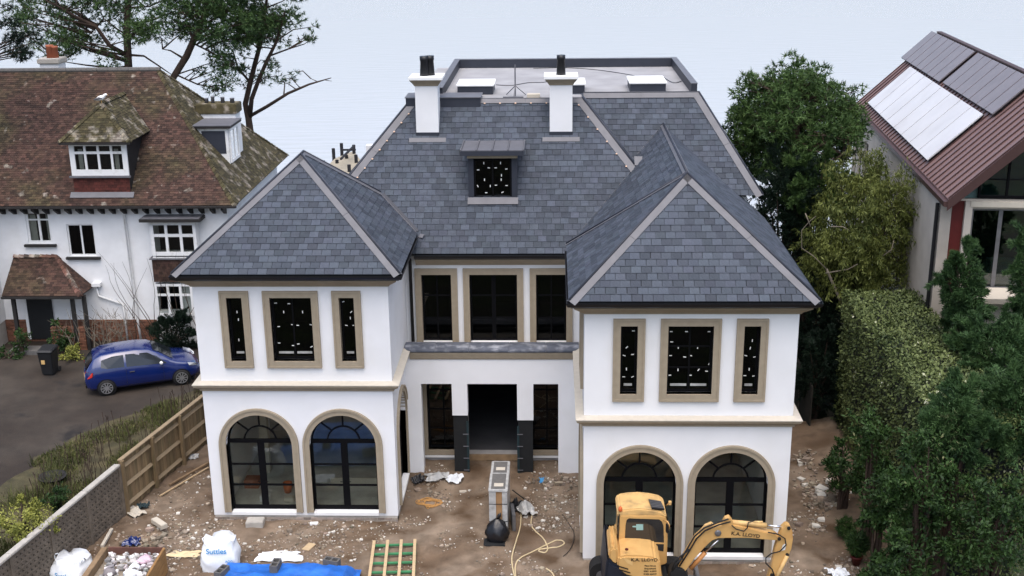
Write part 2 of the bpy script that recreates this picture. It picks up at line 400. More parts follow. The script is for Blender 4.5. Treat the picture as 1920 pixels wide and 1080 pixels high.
B().prism([(x-.03, y, -1.5) for x, y in FENCE]+[(-60, -40, -1.5), (-60, 27, -1.5), (-1.75, 27, -1.5)], (0, 0, 1.5+DZ)).build('driveway', 'drive', kind='structure')
# ================================================================== THE NEW HOUSE
HOUSE = thing('new_house', 'large white new-build house with grey slate roofs and two front wings', 'house', (8.3, 3.5, 0))
W = 5.6; XR = 11.11; DR = 2.39; HE = 7.73
UX = Vector((1, 0, 0)); NF = Vector((0, -1, 0))
def wall_face(bld, O, ux, n, x0, x1, z0, z1, ops, th):
    O, ux, n = Vector(O), Vector(ux), Vector(n)
    Pt = lambda x, z, d=0.: O+ux*x+Vector((0, 0, z))-n*d
    def top(o, x):
        if o[0] == 'rect': return o[4]
        c = (o[1]+o[2])/2; r = (o[2]-o[1])/2; return o[4]+math.sqrt(max(0, r*r-(x-c)**2))
    bp = {x0, x1}
    for o in ops:
        bp |= {o[1], o[2]}
        if o[0] == 'arch':
            c = (o[1]+o[2])/2; r = (o[2]-o[1])/2; bp |= {c-r*math.cos(math.pi*k/24) for k in range(1, 24)}
    bp = sorted(bp)
    for xa, xb in zip(bp, bp[1:]):
        if xb-xa < 1e-6: continue
        xm = (xa+xb)/2; ca = cb = z0
        for o in sorted([o for o in ops if o[1] < xm < o[2]], key=lambda o: o[3]):
            if o[3] > ca+1e-4:
                for d in (0, th): bld.poly([Pt(xa, ca, d), Pt(xb, cb, d), Pt(xb, o[3], d), Pt(xa, o[3], d)])
                bld.poly([Pt(xa, o[3]), Pt(xb, o[3]), Pt(xb, o[3], th), Pt(xa, o[3], th)])
            ca, cb = top(o, xa), top(o, xb)
            bld.poly([Pt(xa, ca), Pt(xb, cb), Pt(xb, cb, th), Pt(xa, ca, th)])
        if z1 > max(ca, cb):
            for d in (0, th): bld.poly([Pt(xa, ca, d), Pt(xb, cb, d), Pt(xb, z1, d), Pt(xa, z1, d)])
    for o in ops:
        for xe, oth in ((o[1], 2), (o[2], 1)):
            za, zb = o[3], o[4]
            for q in ops:
                if q is not o and abs(q[oth]-xe) < 1e-6 and q[0] == 'rect' and abs(q[3]-o[3]) < 1e-6: za = max(za, min(q[4], zb))
            if zb > za+1e-4: bld.poly([Pt(xe, za), Pt(xe, zb), Pt(xe, zb, th), Pt(xe, za, th)])
    for xe in (x0, x1): bld.poly([Pt(xe, z0), Pt(xe, z1), Pt(xe, z1, th), Pt(xe, z0, th)])
def sweep(bld, path, prof, closed_prof=True):
    """profile (outward offset, z) along a plan path; outward is the right-hand side"""
    n = len(path); k = len(prof); vs = []
    for i, p in enumerate(path):
        ds = []
        if i > 0: ds.append(Vector((path[i][0]-path[i-1][0], path[i][1]-path[i-1][1])).normalized())
        if i < n-1: ds.append(Vector((path[i+1][0]-path[i][0], path[i+1][1]-path[i][1])).normalized())
        nr = [Vector((d.y, -d.x)) for d in ds]; mtr = sum(nr, Vector((0, 0))); mtr = mtr/mtr.length_squared*len(nr) if len(nr) == 2 and False else mtr
        if len(nr) == 2: mtr = (nr[0]+nr[1])/(1+nr[0].dot(nr[1]))
        for d, z in prof: vs.append((p[0]+mtr.x*d, p[1]+mtr.y*d, z))
    fs = [(i*k+j, i*k+(j+1) % k, (i+1)*k+(j+1) % k, (i+1)*k+j) for i in range(n-1) for j in range(k)]
    fs += [tuple(range(k)), tuple(range((n-1)*k+k-1, (n-1)*k-1, -1))]
    bld.add(vs, fs)
def rect_window(O, ux, n, x0, x1, z0, z1, sur=.2, vb=(), hb=(), marks=(), glass='glass', parent=HOUSE, proud=.06, depth=.16, name='window', smat='stone', fr=.06, open_bottom=False, bar=.045, fmat='frame', foot=None):
    O, ux, n = Vector(O), Vector(ux), Vector(n); Z = Vector((0, 0, 1))
    def bx(b, xa, xb, za, zb, da, db):
        b.obox(O+ux*(xa+xb)/2+Z*(za+zb)/2-n*(da+db)/2, ux, n, Z, xb-xa, abs(db-da), zb-za)
    a0, a1, c0, c1 = x0+sur, x1-sur, (z0 if open_bottom else z0+sur), z1-sur
    f = B()
    bx(f, a0, a0+fr, c0, c1, depth, depth+.07); bx(f, a1-fr, a1, c0, c1, depth, depth+.07)
    bx(f, a0+fr, a1-fr, c1-fr, c1, depth, depth+.07); bx(f, a0+fr, a1-fr, c0, c0+fr*1.2, depth, depth+.07)
    for t in vb:
        t, wd = (t if isinstance(t, tuple) else (t, bar)); x = a0+(a1-a0)*t; bx(f, x-wd/2, x+wd/2, c0+fr*1.2, c1-fr, depth+.005, depth+.065)
    for t in hb:
        z = c0+(c1-c0)*t; bx(f, a0+fr, a1-fr, z-bar/2, z+bar/2, depth+.009, depth+.061)
    win = f.build(name, fmat, parent)
    if sur > .02:
        s_ = B(); e = .055
        for (w0, w1, pr) in ((0, e, proud+.02), (e, sur, proud)):
            bx(s_, x0+w0, x1-w0, z1-w1, z1-w0, -pr, depth-.002*(w0 > 0))
            zb_ = z0 if open_bottom else z0+w1
            bx(s_, x0+w0, x0+w1, zb_, z1-w1, -pr, depth-.002*(w0 > 0)); bx(s_, x1-w1, x1-w0, zb_, z1-w1, -pr, depth-.002*(w0 > 0))
            if not open_bottom: bx(s_, x0+w0, x1-w0, z0+w0, z0+w1, -pr, depth-.002*(w0 > 0))
        s_.build('surround', smat, win)
    vx = [a0+fr]+[a0+(a1-a0)*(t[0] if isinstance(t, tuple) else t) for t in vb]+[a1-fr]; hz = [c0+fr]+[c0+(c1-c0)*t for t in hb]+[c1-fr]
    for xa, xb in zip(vx, vx[1:]):
        for za, zb in zip(hz, hz[1:]):
            b = B(); bx(b, xa, xb, za, zb, depth+.033, depth+.037); b.build('pane', glass, win)
    if marks:
        b = B()
        for (u, v, ang) in marks:
            c = O+ux*(a0+(a1-a0)*u)+Z*(c0+(c1-c0)*v)-n*(depth+.028); ca, sa = math.cos(ang), math.sin(ang)
            b.obox(c, ux*ca+Z*sa, n, Z*ca-ux*sa, .075, .002, .025)
        b.build('glass_label', 'sticker', win)
    if foot:   # pale strip low on the glass
        b = B()
        for xa, xb in zip(vx, vx[1:]): bx(b, xa+.05, xb-.05, c0+foot, c0+foot+.07, depth+.026, depth+.028)
        b.build('film_strip', 'plasticclear', win)
    return win
def arch_pts(c, zs, r, n=28): return [(c-r*math.cos(math.pi*k/n), zs+r*math.sin(math.pi*k/n)) for k in range(n+1)]
def arch_door(O, ux, n, c, zs, rout, z0, sur=.2, depth=.16, glass='glass', fan=True):
    O, ux, n = Vector(O), Vector(ux), Vector(n); Z = Vector((0, 0, 1)); Pt = lambda x, z, d: O+ux*x+Z*z-n*d
    rin = rout-sur
    def ring(b, ro, ri, d0, d1, z0=z0):
        A = [(c-ro, z0)]+arch_pts(c, zs, ro)+[(c+ro, z0)]; I = [(c-ri, z0)]+arch_pts(c, zs, ri)+[(c+ri, z0)]
        for k in range(len(A)-1):
            a, b2, i, i2 = A[k], A[k+1], I[k], I[k+1]
            b.poly([Pt(*a, d0), Pt(*b2, d0), Pt(*i2, d0), Pt(*i, d0)]); b.poly([Pt(*i, d0), Pt(*i2, d0), Pt(*i2, d1), Pt(*i, d1)])
            b.poly([Pt(*a, d0), Pt(*a, d1), Pt(*b2, d1), Pt(*b2, d0)])
        for A_, I_ in ((A[0], I[0]), (A[-1], I[-1])): b.poly([Pt(*A_, d0), Pt(*I_, d0), Pt(*I_, d1), Pt(*A_, d1)])
    def bx(b, xa, xb, za, zb, da, db): b.obox(O+ux*(xa+xb)/2+Z*(za+zb)/2-n*(da+db)/2, ux, n, Z, xb-xa, abs(db-da), zb-za)
    f = B(); ring(f, rin, rin-.055, depth, depth+.07); r2 = rin-.055
    zt = zs+.06
    bx(f, c-r2, c+r2, zt-.06, zt+.06, depth+.004, depth+.066)          # transom
    bx(f, c-r2, c+r2, z0, z0+.12, depth+.004, depth+.066)
    bx(f, c-.10, c+.10, z0+.12, zt-.06, depth+.007, depth+.063)        # meeting stiles
    rows = [z0+.12+(zt-.06-z0-.12)*t for t in (.33, .66)]
    for z in rows:
        for s0, s1 in ((c-r2, c-.10), (c+.10, c+r2)): bx(f, s0, s1, z-.025, z+.025, depth+.01, depth+.06)
    if fan:
        ri2 = .48
        for k in range(16):
            a, b2 = math.pi*k/16, math.pi*(k+1)/16
            f.beam(Pt(c-ri2*math.cos(a), zt+ri2*math.sin(a), depth+.035), Pt(c-ri2*math.cos(b2), zt+ri2*math.sin(b2), depth+.035), .05, .03, up=n)
        for a in (math.pi*.25, math.pi*.5, math.pi*.75):
            f.beam(Pt(c-ri2*math.cos(a), zt+ri2*math.sin(a), depth+.036), Pt(c-(r2+.02)*math.cos(a), zs+(r2+.02)*math.sin(a), depth+.036), .05, .03, up=n)
    door = f.build('arched_door', 'frame', HOUSE)
    s_ = B(); ring(s_, rout, rout-.06, -.085, .01); ring(s_, rout-.06, rin, -.06, depth)
    s_.build('surround', 'stone', door)
    zz = [z0+.12]+rows+[zt-.06]
    for s0, s1 in ((c-r2, c-.10), (c+.10, c+r2)):
        for za, zb in zip(zz, zz[1:]):
            b = B(); bx(b, s0, s1, za, zb, depth+.033, depth+.037); b.build('pane', glass, door)
    top = [(c-r2, zs)]+arch_pts(c, zs, r2)[1:-1]+[(c+r2, zs)]
    b = B(); b.prism([Pt(x, max(z, zt+.05), depth+.033) for x, z in top], -n*.004); b.build('fan_pane', glass, door)
    b = B(); bx(b, c-rin+.01, c+rin-.01, z0-.10, z0-.002, -.05, depth+.02); b.build('sill', 'white', door)
    for s_x in (c-.06, c+.06):
        b = B(); b.tube([Pt(s_x, 1.05, depth-.002), Pt(s_x, 1.05, depth-.05), Pt(s_x+(.10 if s_x > c else -.10), 1.05, depth-.05)], .012, 6); b.build('handle', 'frame', door)
    return door
# ---- walls of the wings
ARC = (1.545, 4.045); RO = 1.19; ZS = 2.30
WIN = ((.755, 1.60), (2.0, 3.59), (3.985, 4.815)); WZ = (4.785, 7.125)
def wing(x0, yf, ydeep, side_left):
    O = (x0, yf, 0); b = B(); ri = RO-.2
    ops = [('arch', c-ri, c+ri, .1, ZS) for c in ARC]+[('rect', a+.2, e-.2, WZ[0]+.2, WZ[1]-.2) for a, e in WIN]
    wall_face(b, O, UX, NF, 0, W, -.02, 7.6, ops, .34)
    L = ydeep-yf
    inner = Vector((x0+W, yf+.34, 0)) if not side_left else Vector((x0, ydeep, 0))
    cen = 1.62 if not side_left else 1.3
    if not side_left:    # side wall that faces the entrance, to the right of the left wing
        wall_face(b, (x0+W, yf, 0), (0, 1, 0), (1, 0, 0), .342, L, -.02, 7.6, [('arch', cen-ri, cen+ri, .1, ZS)], .34)
        b.box((x0, yf+.34, -.02), (x0+.34, ydeep, 7.6))
    else:
        wall_face(b, (x0, ydeep, 0), (0, -1, 0), (-1, 0, 0), 0, L-.342, -.02, 7.6, [('arch', L-cen-ri, L-cen+ri, .1, ZS), ('rect', L-2.2, L-1.0, 4.985, 6.925)], .34)
        b.box((x0+W-.34, yf+.34, -.02), (x0+W, ydeep, 7.6))
    b.build('wall', 'render', HOUSE)
    for c in ARC: arch_door(O, UX, NF, c, ZS, RO, .1)
    if not side_left: arch_door((x0+W, yf, 0), (0, 1, 0), (1, 0, 0), cen, ZS, RO, .1)
    else:
        arch_door((x0, ydeep, 0), (0, -1, 0), (-1, 0, 0), L-cen, ZS, RO, .1)
        rect_window((x0, ydeep, 0), (0, -1, 0), (-1, 0, 0), L-2.4, L-.8, 4.785, 7.125, vb=(.5,), hb=(.5,))
    # brick plinth, two courses
    pl = B(); zz = -.02-.07
    for row in range(3):
        x = x0+.02-(row % 2)*.11
        while x < x0+W-.05:
            pl.box((max(x, x0+.02)+.005, yf-.012-random.uniform(0, .006), zz-.065), (min(x+.215, x0+W-.02), yf+.3, zz)); x += .225
        zz -= .075
    pl.build('plinth_bricks', 'brickgrey', HOUSE, kind='stuff')
    pb = B(); pb.box((x0+.02, yf+.004, -.4), (x0+W-.02, ydeep, -.02)); pb.build('plinth', 'concrete', HOUSE)
    # interior: floor, walls, ceiling of the two storeys
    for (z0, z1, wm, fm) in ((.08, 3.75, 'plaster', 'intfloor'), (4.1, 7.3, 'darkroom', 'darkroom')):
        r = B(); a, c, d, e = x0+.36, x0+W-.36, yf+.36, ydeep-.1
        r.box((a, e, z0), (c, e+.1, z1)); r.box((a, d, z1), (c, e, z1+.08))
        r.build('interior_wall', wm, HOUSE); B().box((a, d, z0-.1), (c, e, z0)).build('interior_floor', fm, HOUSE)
rm = lambda *l: [(u, v, a) for u, v, a in l]
wing(0, 0, 6.0, False); wing(XR, -DR, 5.6, True)
MA = rm((.5, .74, 1.57), (.55, .62, 1.5), (.46, .30, 1.57)); MC = rm((.1, .88, .1), (.42, .87, 0), (.28, .74, 1.57), (.74, .74, 1.57), (.13, .51, 0), (.47, .54, -.15), (.6, .53, -.05), (.92, .54, -.2), (.11, .25, 0), (.45, .21, 0), (.58, .235, .05), (.9, .19, .5)); MD = rm((.62, .645, 1.57), (.32, .53, -.15), (.82, .53, .05), (.2, .9, .4), (.7, .74, .8))
ME = rm((.4, .65, .75), (.25, .53, -.3), (.75, .545, .1), (.4, .33, 1.57), (.25, .215, 0), (.78, .215, .45), (.78, .89, 0)); MG = rm((.08, .88, 0), (.42, .88, 0), (.92, .88, 0), (.1, .73, 0), (.25, .65, 1.57), (.68, .65, 1.57), (.08, .53, 0), (.4, .51, -.1), (.53, .53, -.2), (.95, .41, 1.1), (.26, .32, 1.57), (.72, .32, .9), (.9, .3, -.1), (.08, .24, .05), (.54, .24, 0)); MH = rm((.5, .64, 1.4), (.25, .53, -.3), (.8, .51, .2), (.5, .33, 1.57), (.25, .235, .05), (.8, .23, .2), (.6, .75, 1.5))
for x0, yf, mk in ((0, 0, (MA, MC, MD)), (XR, -DR, (ME, MG, MH))):
    for (a, e), q, vb, hb in zip(WIN, mk, ((), (.5,), ()), ((), (.36, .67), ())):
        rect_window((x0, yf, 0), UX, NF, a, e, *WZ, vb=vb, hb=hb if x0 else (), marks=q, foot=.16, glass='glassdark')
# ---- trim: string course, cornice, gutter
def trim(path, tag_):
    b = B(); sweep(b, path, [(.002, 4.06), (.05, 4.06), (.06, 4.12), (.19, 4.215), (.21, 4.285), (.002, 4.285)]); b.build('string_course', 'stone', HOUSE)
    b = B(); sweep(b, path, [(.002, 4.287), (.225, 4.287), (.225, 4.31), (.002, 4.36)]); b.build('string_course_lit_cap', 'stonepale', HOUSE)  # paler slab: light from above on the stone put into its colour
def eaves(path, ze=HE, cor=True, dz=0., o=.40):
    if cor:
        b = B(); sweep(b, path, [(.002, ze-.47), (.04, ze-.47), (.07, ze-.42), (o-.12, ze-.26), (o-.10, ze-.20), (.002, ze-.20)]); b.build('cornice', 'stone', HOUSE)
    b = B(); sweep(b, path, [(.002, ze-.198), (o-.03, ze-.198), (o-.03, ze-.02), (.002, ze-.02)]); b.build('fascia', 'blackmatt', HOUSE)
    b = B(); sweep(b, path, [(o-.028, ze-.14), (o+.02, ze-.165), (o+.06, ze-.14), (o+.085, ze-.07), (o+.085, ze-.03), (o+.07, ze-.03), (o+.06, ze-.08), (o-.028, ze-.10)]); b.build('gutter', 'black', HOUSE)
trim([(0, 6), (0, 0), (W, 0), (W, 2.72)], 'l'); trim([(XR, 2.72), (XR, -DR), (XR+W, -DR), (XR+W, 5.6)], 'r')
eaves([(0, 6), (0, 0), (W, 0), (W, 3.75)]); eaves([(XR, 2.2), (XR, -DR), (XR+W, -DR), (XR+W, 5.3)])
# ---- entrance and balcony
b = B(); wall_face(b, (0, 2.7, 0), UX, NF, W-.0, XR, -.4, 4.26, [('rect', 6.11, 7.08, -.4, 3.16), ('rect', 7.08, 7.57, -.4, 2.08), ('rect', 7.57, 9.14, -.4, 3.16), ('rect', 9.14, 9.65, -.4, 1.92), ('rect', 9.65, 10.44, -.4, 3.16)], .36)
b.build('entrance_wall', 'render', HOUSE)
for a, e, z in ((7.08, 7.57, 2.08), (9.14, 9.65, 1.92)):
    p = B().box((a+.02, 2.76, -.35), (e-.02, 3.02, z+.02)).build('unclad_pier', 'blackmatt', HOUSE)
    xe = e-.02 if a < 8 else a+.02
    q = B().box((xe-.035, 2.72, -.3), (xe+.035, 2.757, z-.22)).build('edge_board', 'teal', p)
    c = B()
    for k in range(4): c.box((xe-.15 if a < 8 else xe-.03, 2.70, .15+k*.42), (xe+.03 if a < 8 else xe+.15, 2.718, .175+k*.42))
    c.build('metal_tie', 'lead', p)
b = B(); sweep(b, [(W+.2, 2.7), (XR-.2, 2.7)], [(.002, 4.0), (.03, 4.0), (.05, 4.04), (.09, 4.2), (.09, 4.24), (.002, 4.24)]); b.build('entrance_cornice', 'stone', HOUSE)
xs = [W+.02, 6.6, 7.65, 8.9, 10.05, XR-.02]
for i in range(5):
    B().prism([(xs[i]+.004, 2.58, 4.27), (xs[i]+.004, 3.26, 4.27), (xs[i]+.004, 3.26, 4.36), (xs[i]+.004, 2.9, 4.385), (xs[i]+.004, 2.58, 4.33)], (xs[i+1]-xs[i]-.008, 0, 0)).build('coping_stone', 'coping', HOUSE)
B().box((W, 3.06, 3.9), (XR, 3.9, 4.08)).build('balcony_floor', 'concrete', HOUSE)
b = B(); wc = ((5.9, 7.25), (7.43, 9.34), (9.54, 10.9))
wall_face(b, (0, 3.9, 0), UX, NF, W, XR, 4.08, 7.0, [('rect', a+.2, e-.2, 4.12, 6.4) for a, e in wc], .3); b.build('balcony_wall', 'render', HOUSE)
for (a, e), vb in zip(wc, ((.5,), ((.5, .13),), (.5,))):
    wn = rect_window((0, 3.9, 0), UX, NF, a, e, 4.12, 6.6, vb=vb, hb=(.34, .67), open_bottom=True, glass='glassdark')
eaves([(W+.35, 3.9), (XR-.05, 3.9)], 7.19, o=.38)
b = B().tube([(5.80, 3.55, 7.0), (5.78, 3.78, 6.9), (5.78, 3.80, 4.1)], .055, 10); b.build('downpipe', 'black', HOUSE, True)
# rooms behind the balcony and the entrance hall
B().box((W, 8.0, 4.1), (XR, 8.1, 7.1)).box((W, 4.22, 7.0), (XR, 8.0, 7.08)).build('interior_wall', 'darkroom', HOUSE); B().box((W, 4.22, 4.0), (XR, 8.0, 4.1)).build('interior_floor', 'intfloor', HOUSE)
B().box((6.0, 6.0, 4.1), (8.1, 6.08, 6.6)).build('interior_board', 'osb', HOUSE)
b = B(); wall_face(b, (0, 3.62, 0), UX, NF, W+.34, XR-.0, -.4, 4.0, [('rect', 6.18, 7.22, .46, 3.2), ('rect', 7.5, 9.2, .30, 3.3), ('rect', 9.55, 10.6, .46, 3.2)], .3); b.build('porch_wall', 'plaster', HOUSE)
for a, e in ((6.0, 7.4), (9.37, 10.78)):
    rect_window((0, 3.62, 0), UX, NF, a, e, .28, 3.38, sur=.18, vb=(.5,), hb=(.25, .5, .75), glass='glassdark', open_bottom=False)
    B().box((a, 3.54, .2), (e, 3.617, .29)).build('porch_sill', 'white', HOUSE)
B().box((7.4, 3.5, .12), (9.3, 3.9, .29)).build('threshold', 'timberold', HOUSE)
M('hallfloor', (.07, .07, .075), .7, .2, 2); h = B(); h.box((5.96, 3.95, .1), (10.75, 12, .28)); h.build('interior_floor', 'hallfloor', HOUSE)
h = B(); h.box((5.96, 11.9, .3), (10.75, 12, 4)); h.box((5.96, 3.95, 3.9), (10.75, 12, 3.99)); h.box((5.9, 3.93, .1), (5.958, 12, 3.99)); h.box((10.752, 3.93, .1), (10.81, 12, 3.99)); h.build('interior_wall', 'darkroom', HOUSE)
# ---- rear body of the house
b = B(); b.box((2.4, 6.02, -.4), (2.74, 15.5, 7.2)); b.box((16.26, 6.1, -.4), (16.6, 15.5, 8.35)); b.box((2.74, 15.16, -.4), (16.26, 15.5, 8.35)); b.box((11.2, 6.1, 6.5), (16.258, 6.35, 8.35)); b.build('rear_wall', 'render', HOUSE)
# ---- roofs
A1, A2 = Vector((2.8, 2.65, 10.5)), Vector((2.8, 3.05, 10.5)); e_ = .42
LW = [Vector((-e_, -e_, HE)), Vector((W+e_, -e_, HE)), Vector((W+e_, 6.1, HE)), Vector((-e_, 6.1, HE))]
RA, RB = Vector((13.92, -.12, 10.49)), Vector((13.94, 7.45, 10.49))
RW = [Vector((XR-e_, -DR-e_, HE)), Vector((XR+W+e_, -DR-e_, HE)), Vector((XR+W+e_, 5.75, HE)), Vector((XR-e_, 2.6, HE))]
ML, MR = Vector((5.62, 7.15, 11.42)), Vector((11.245, 7.15, 11.42)); ME0, ME1 = Vector((1.97, 3.5, 7.19)), Vector((14.9, 3.5, 7.19))
SB = [Vector((10.9, 5.72, 8.49)), Vector((17.04, 5.72, 8.49)), Vector((15.17, 8.26, 11.42)), Vector((10.9, 8.26, 11.42))]
LKL = [Vector((11.11, 7.45, 7.73)), Vector((11.11, -.1, 7.73)), RA-Vector((0, 0, .01)), RB-Vector((0, 0, .01))]
planes = {
 'rw_front': [RW[0], RW[1], RA], 'lw_front': [LW[0], LW[1], A1], 'lw_right': [LW[1], LW[2], A2, A1], 'lw_left': [LW[3], LW[0], A1, A2], 'lw_back': [LW[2], LW[3], A2],
 'rw_left': [RW[3], RW[0], RA], 'rw_right': [RW[1], RW[2], RB, RA], 'rw_back': [Vector((XR+2.6, 2.6, HE)), RW[3], RA], 'link': LKL, 'main': [ME0, ME1, MR, ML],
 'main_r': [ME1, Vector((14.9, 6.5, 7.19)), Vector((11.245, 9, 11.42)), MR], 'main_l': [Vector((1.97, 15.5, 7.19)), ME0, ML, Vector((5.62, 15.5, 11.42))],
 'setback': SB, 'setback_r': [SB[1], Vector((17.04, 15.6, 8.49)), Vector((15.17, 15.6, 11.42)), SB[2]]}
b = B()
for p in planes.values():
    n = (p[1]-p[0]).cross(p[2]-p[0]).normalized(); b.poly([q-n*.012 for q in p])
b.poly([ML+Vector((0, 0, -.16)), MR+Vector((0, 0, -.16)), Vector((MR.x, 15.5, 11.26)), Vector((ML.x, 15.5, 11.26))])
ROOF = b.build('roof', 'slateunder', HOUSE)
sl = B(); singles = []
lay(planes['rw_front'], .27, .205, .016, sl, singles, .012)
n0 = len(singles); s2 = []; lay(planes['lw_front'], .27, .205, .016, sl, s2, .0)
room = 300-n0
singles += s2[:room]
unit = [(-.1295, 0, .0197), (.1295, 0, .0197), (.1295, .235, .003), (-.1295, .235, .003), (-.1295, 0, .001), (.1295, 0, .001), (.1295, .235, .001), (-.1295, .235, .001)]
sme = bpy.data.meshes.new('slate'); sme.from_pydata(unit, [], [(0, 1, 2, 3), (0, 4, 5, 1), (1, 5, 6, 2), (2, 6, 7, 3), (3, 7, 4, 0)]); sme.materials.append(MATS['slate'])
def slate_at(o_, u, v, n, me, parent):
    mw = Matrix.Identity(4)
    for i in range(3): mw[i][0], mw[i][1], mw[i][2], mw[i][3] = u[i], v[i], n[i], o_[i]
    ob = bpy.data.objects.new('slate', me); ob.matrix_basis = mw; link(ob, parent)
for o_, u, v, n in singles: slate_at(o_+n*random.uniform(0, .003), u, v, n, sme, ROOF)
for o_, u, v, n in s2[room:]:
    k = len(sl.v); sl.add([o_+u*q[0]+v*q[1]+n*q[2] for q in unit], [(0, 1, 2, 3), (0, 4, 5, 1), (1, 5, 6, 2), (2, 6, 7, 3), (3, 7, 4, 0)])
for k, jt in (('lw_right', .01), ('lw_left', .01), ('rw_left', .01), ('rw_right', .01), ('link', .01), ('main', .012), ('main_r', .01), ('setback', .012), ('setback_r', .01)):
    lay(planes[k], .27, .205, .016, sl, None, jt)
sl.build('slates', 'slate', ROOF, kind='stuff')
def strip(p, q, n, side, wd, lift, mat, name, th=.012, seg=2.2):
    """lead strip along p->q lying on the plane with normal n, to one side"""
    p, q = Vector(p), Vector(q); d = (q-p).normalized(); s = n.cross(d).normalized()*side; L = (q-p).length; k = max(1, round(L/seg))
    for i in range(k):
        a, c = p+d*(L*i/k+.004), p+d*(L*(i+1)/k-.004)
        up = n*(lift+.003*(i % 2)); b = B(); b.prism([a+up, c+up, c+up+s*wd, a+up+s*wd], n*th); b.build(name, mat, ROOF)
def nrm(pl): p = planes[pl]; return (p[1]-p[0]).cross(p[2]-p[0]).normalized()
def hip(p, q, pl_a, side_a, pl_b=None, side_b=1, wa=.20, wb=.10):
    strip(p, q, nrm(pl_a), side_a, wa, .022, 'lead', 'hip_flashing')
    if pl_b: strip(p, q, nrm(pl_b), side_b, wb, .022, 'lead', 'hip_flashing')
    b = B().tube([Vector(p)+Vector((0, 0, .045)), Vector(q)+Vector((0, 0, .045))], .034, 8); b.build('hip_roll', 'leaddark', ROOF, True)
hip(LW[0], A1, 'lw_front', -1, 'lw_left', 1); hip(LW[1], A1, 'lw_front', 1, 'lw_right', -1)
hip(RW[0], RA, 'rw_front', -1, 'rw_left', 1); hip(RW[1], RA, 'rw_front', 1, 'rw_right', -1)
hip(LW[2], A2, 'lw_right', 1, None); hip(RW[3], RA, 'rw_left', -1, None, wa=.10); hip(A1, A2, 'lw_right', -1, 'lw_left', 1, wa=.1)
hip(ME0, ML, 'main', -1, None, wa=.24); hip(Vector((13.0, 5.4, 9.39)), MR, 'main', 1, 'main_r', -1, wa=.24); hip(RA, RB, 'rw_right', -1, 'link', 1, wa=.1, wb=.1)
hip(SB[1], SB[2], 'setback', 1, 'setback_r', -1, wa=.24)
strip(ML, MR, nrm('main'), -1, .17, .024, 'lead', 'ridge_flashing'); strip(Vector((11.3, 8.26, 11.42)), SB[2], nrm('setback'), -1, .2, .024, 'lead', 'ridge_flashing')
b = B().tube([ML+Vector((0, 0, .02)), MR+Vector((0, 0, .02))], .03, 6); b.build('ridge_roll', 'leaddark', ROOF)
b = B().tube([Vector((11.3, 8.28, 11.45)), SB[2]+Vector((0, .02, .03))], .03, 6); b.build('ridge_roll', 'leaddark', ROOF)
# valleys
def isect(pa, pb, pts):
    """points on the intersection line of two roof planes at given x"""
    na, nb = nrm(pa), nrm(pb); da, db = na.dot(planes[pa][0]), nb.dot(planes[pb][0]); out = []
    for x in pts:
        a = np.array([[na.y, na.z], [nb.y, nb.z]]); r = np.array([da-na.x*x, db-nb.x*x]); y, z = np.linalg.solve(a, r); out.append(Vector((x, y, z)))
    return out
def valley(pa, pb, x0, x1, wd=.10):
    p, q = isect(pa, pb, (x0, x1)); strip(p, q, nrm(pa), 1, wd, .02, 'lead', 'valley_flashing'); strip(p, q, nrm(pb), -1, wd, .02, 'leaddark', 'valley_flashing')
valley('lw_right', 'main', 6.0, 4.83); valley('link', 'main', 11.12, 12.95); valley('link', 'setback', 13.05, 13.9, .06); valley('main_r', 'setback', 11.4, 12.95, .05)
c = isect('link', 'main', (12.98,))[0]; B().obox(c+Vector((.03, .05, .10)), (1, 0, 0), (0, .75, .65), (0, -.65, .75), .26, .36, .03).build('lead_saddle', 'lead', ROOF)
c = isect('lw_right', 'main', (6.15,))[0]; B().obox(c+Vector((.0, -.0, .05)), (.8, -.55, 0), (.4, .6, .65), (-.2, -.5, .75), .2, .14, .03).build('lead_saddle', 'lead', ROOF)
# copper clips along the main hips and ridge
b = B(); nm = nrm('main')
for k in range(2, 11): b.obox(ME0.lerp(ML, .36+k*.06)+nm*.045+Vector((.30, 0, 0)), (1, 0, 0), (0, .65, .75), nm, .05, .04, .02)
for k in range(6): b.obox(Vector((13.0, 5.4, 9.39)).lerp(MR, .05+k*.17)+nm*.045-Vector((.30, 0, 0)), (1, 0, 0), (0, .65, .75), nm, .05, .04, .02)
for k in range(9): b.obox(ML.lerp(MR, .16+k*.09)+nm*.05-Vector((0, .12, .14)), (1, 0, 0), (0, .65, .75), nm, .05, .04, .02)
b.build('copper_clips', 'copper', ROOF, kind='stuff')
# flat roof and parapet
b = B(); b.box((5.7, 7.2, 11.30), (11.25, 15.4, 11.40)); b.box((11.252, 8.3, 11.30), (15.1, 15.4, 11.40)); FLAT = b.build('flat_roof', 'flatroof', HOUSE)
b = B(); b.box((6.4, 7.75, 11.403), (6.6, 15.45, 11.72)); b.box((14.92, 8.3, 11.403), (15.12, 15.45, 11.72)); b.box((6.603, 15.25, 11.403), (14.917, 15.45, 11.72)); b.build('parapet', 'leaddark', HOUSE)
b = B(); b.box((6.39, 7.7, 11.722), (6.61, 15.5, 11.74)); b.box((14.91, 8.3, 11.722), (15.13, 15.5, 11.74)); b.box((6.612, 15.24, 11.722), (14.908, 15.46, 11.74)); b.build('parapet_capping', 'lead', HOUSE)
b = B().box((5.45, 6.95, 11.0), (7.9, 7.95, 11.50)); b.build('raised_roof_box', 'leaddark', HOUSE); B().box((5.42, 6.92, 11.502), (7.93, 7.98, 11.53)).build('raised_roof_lid', 'lead', HOUSE)
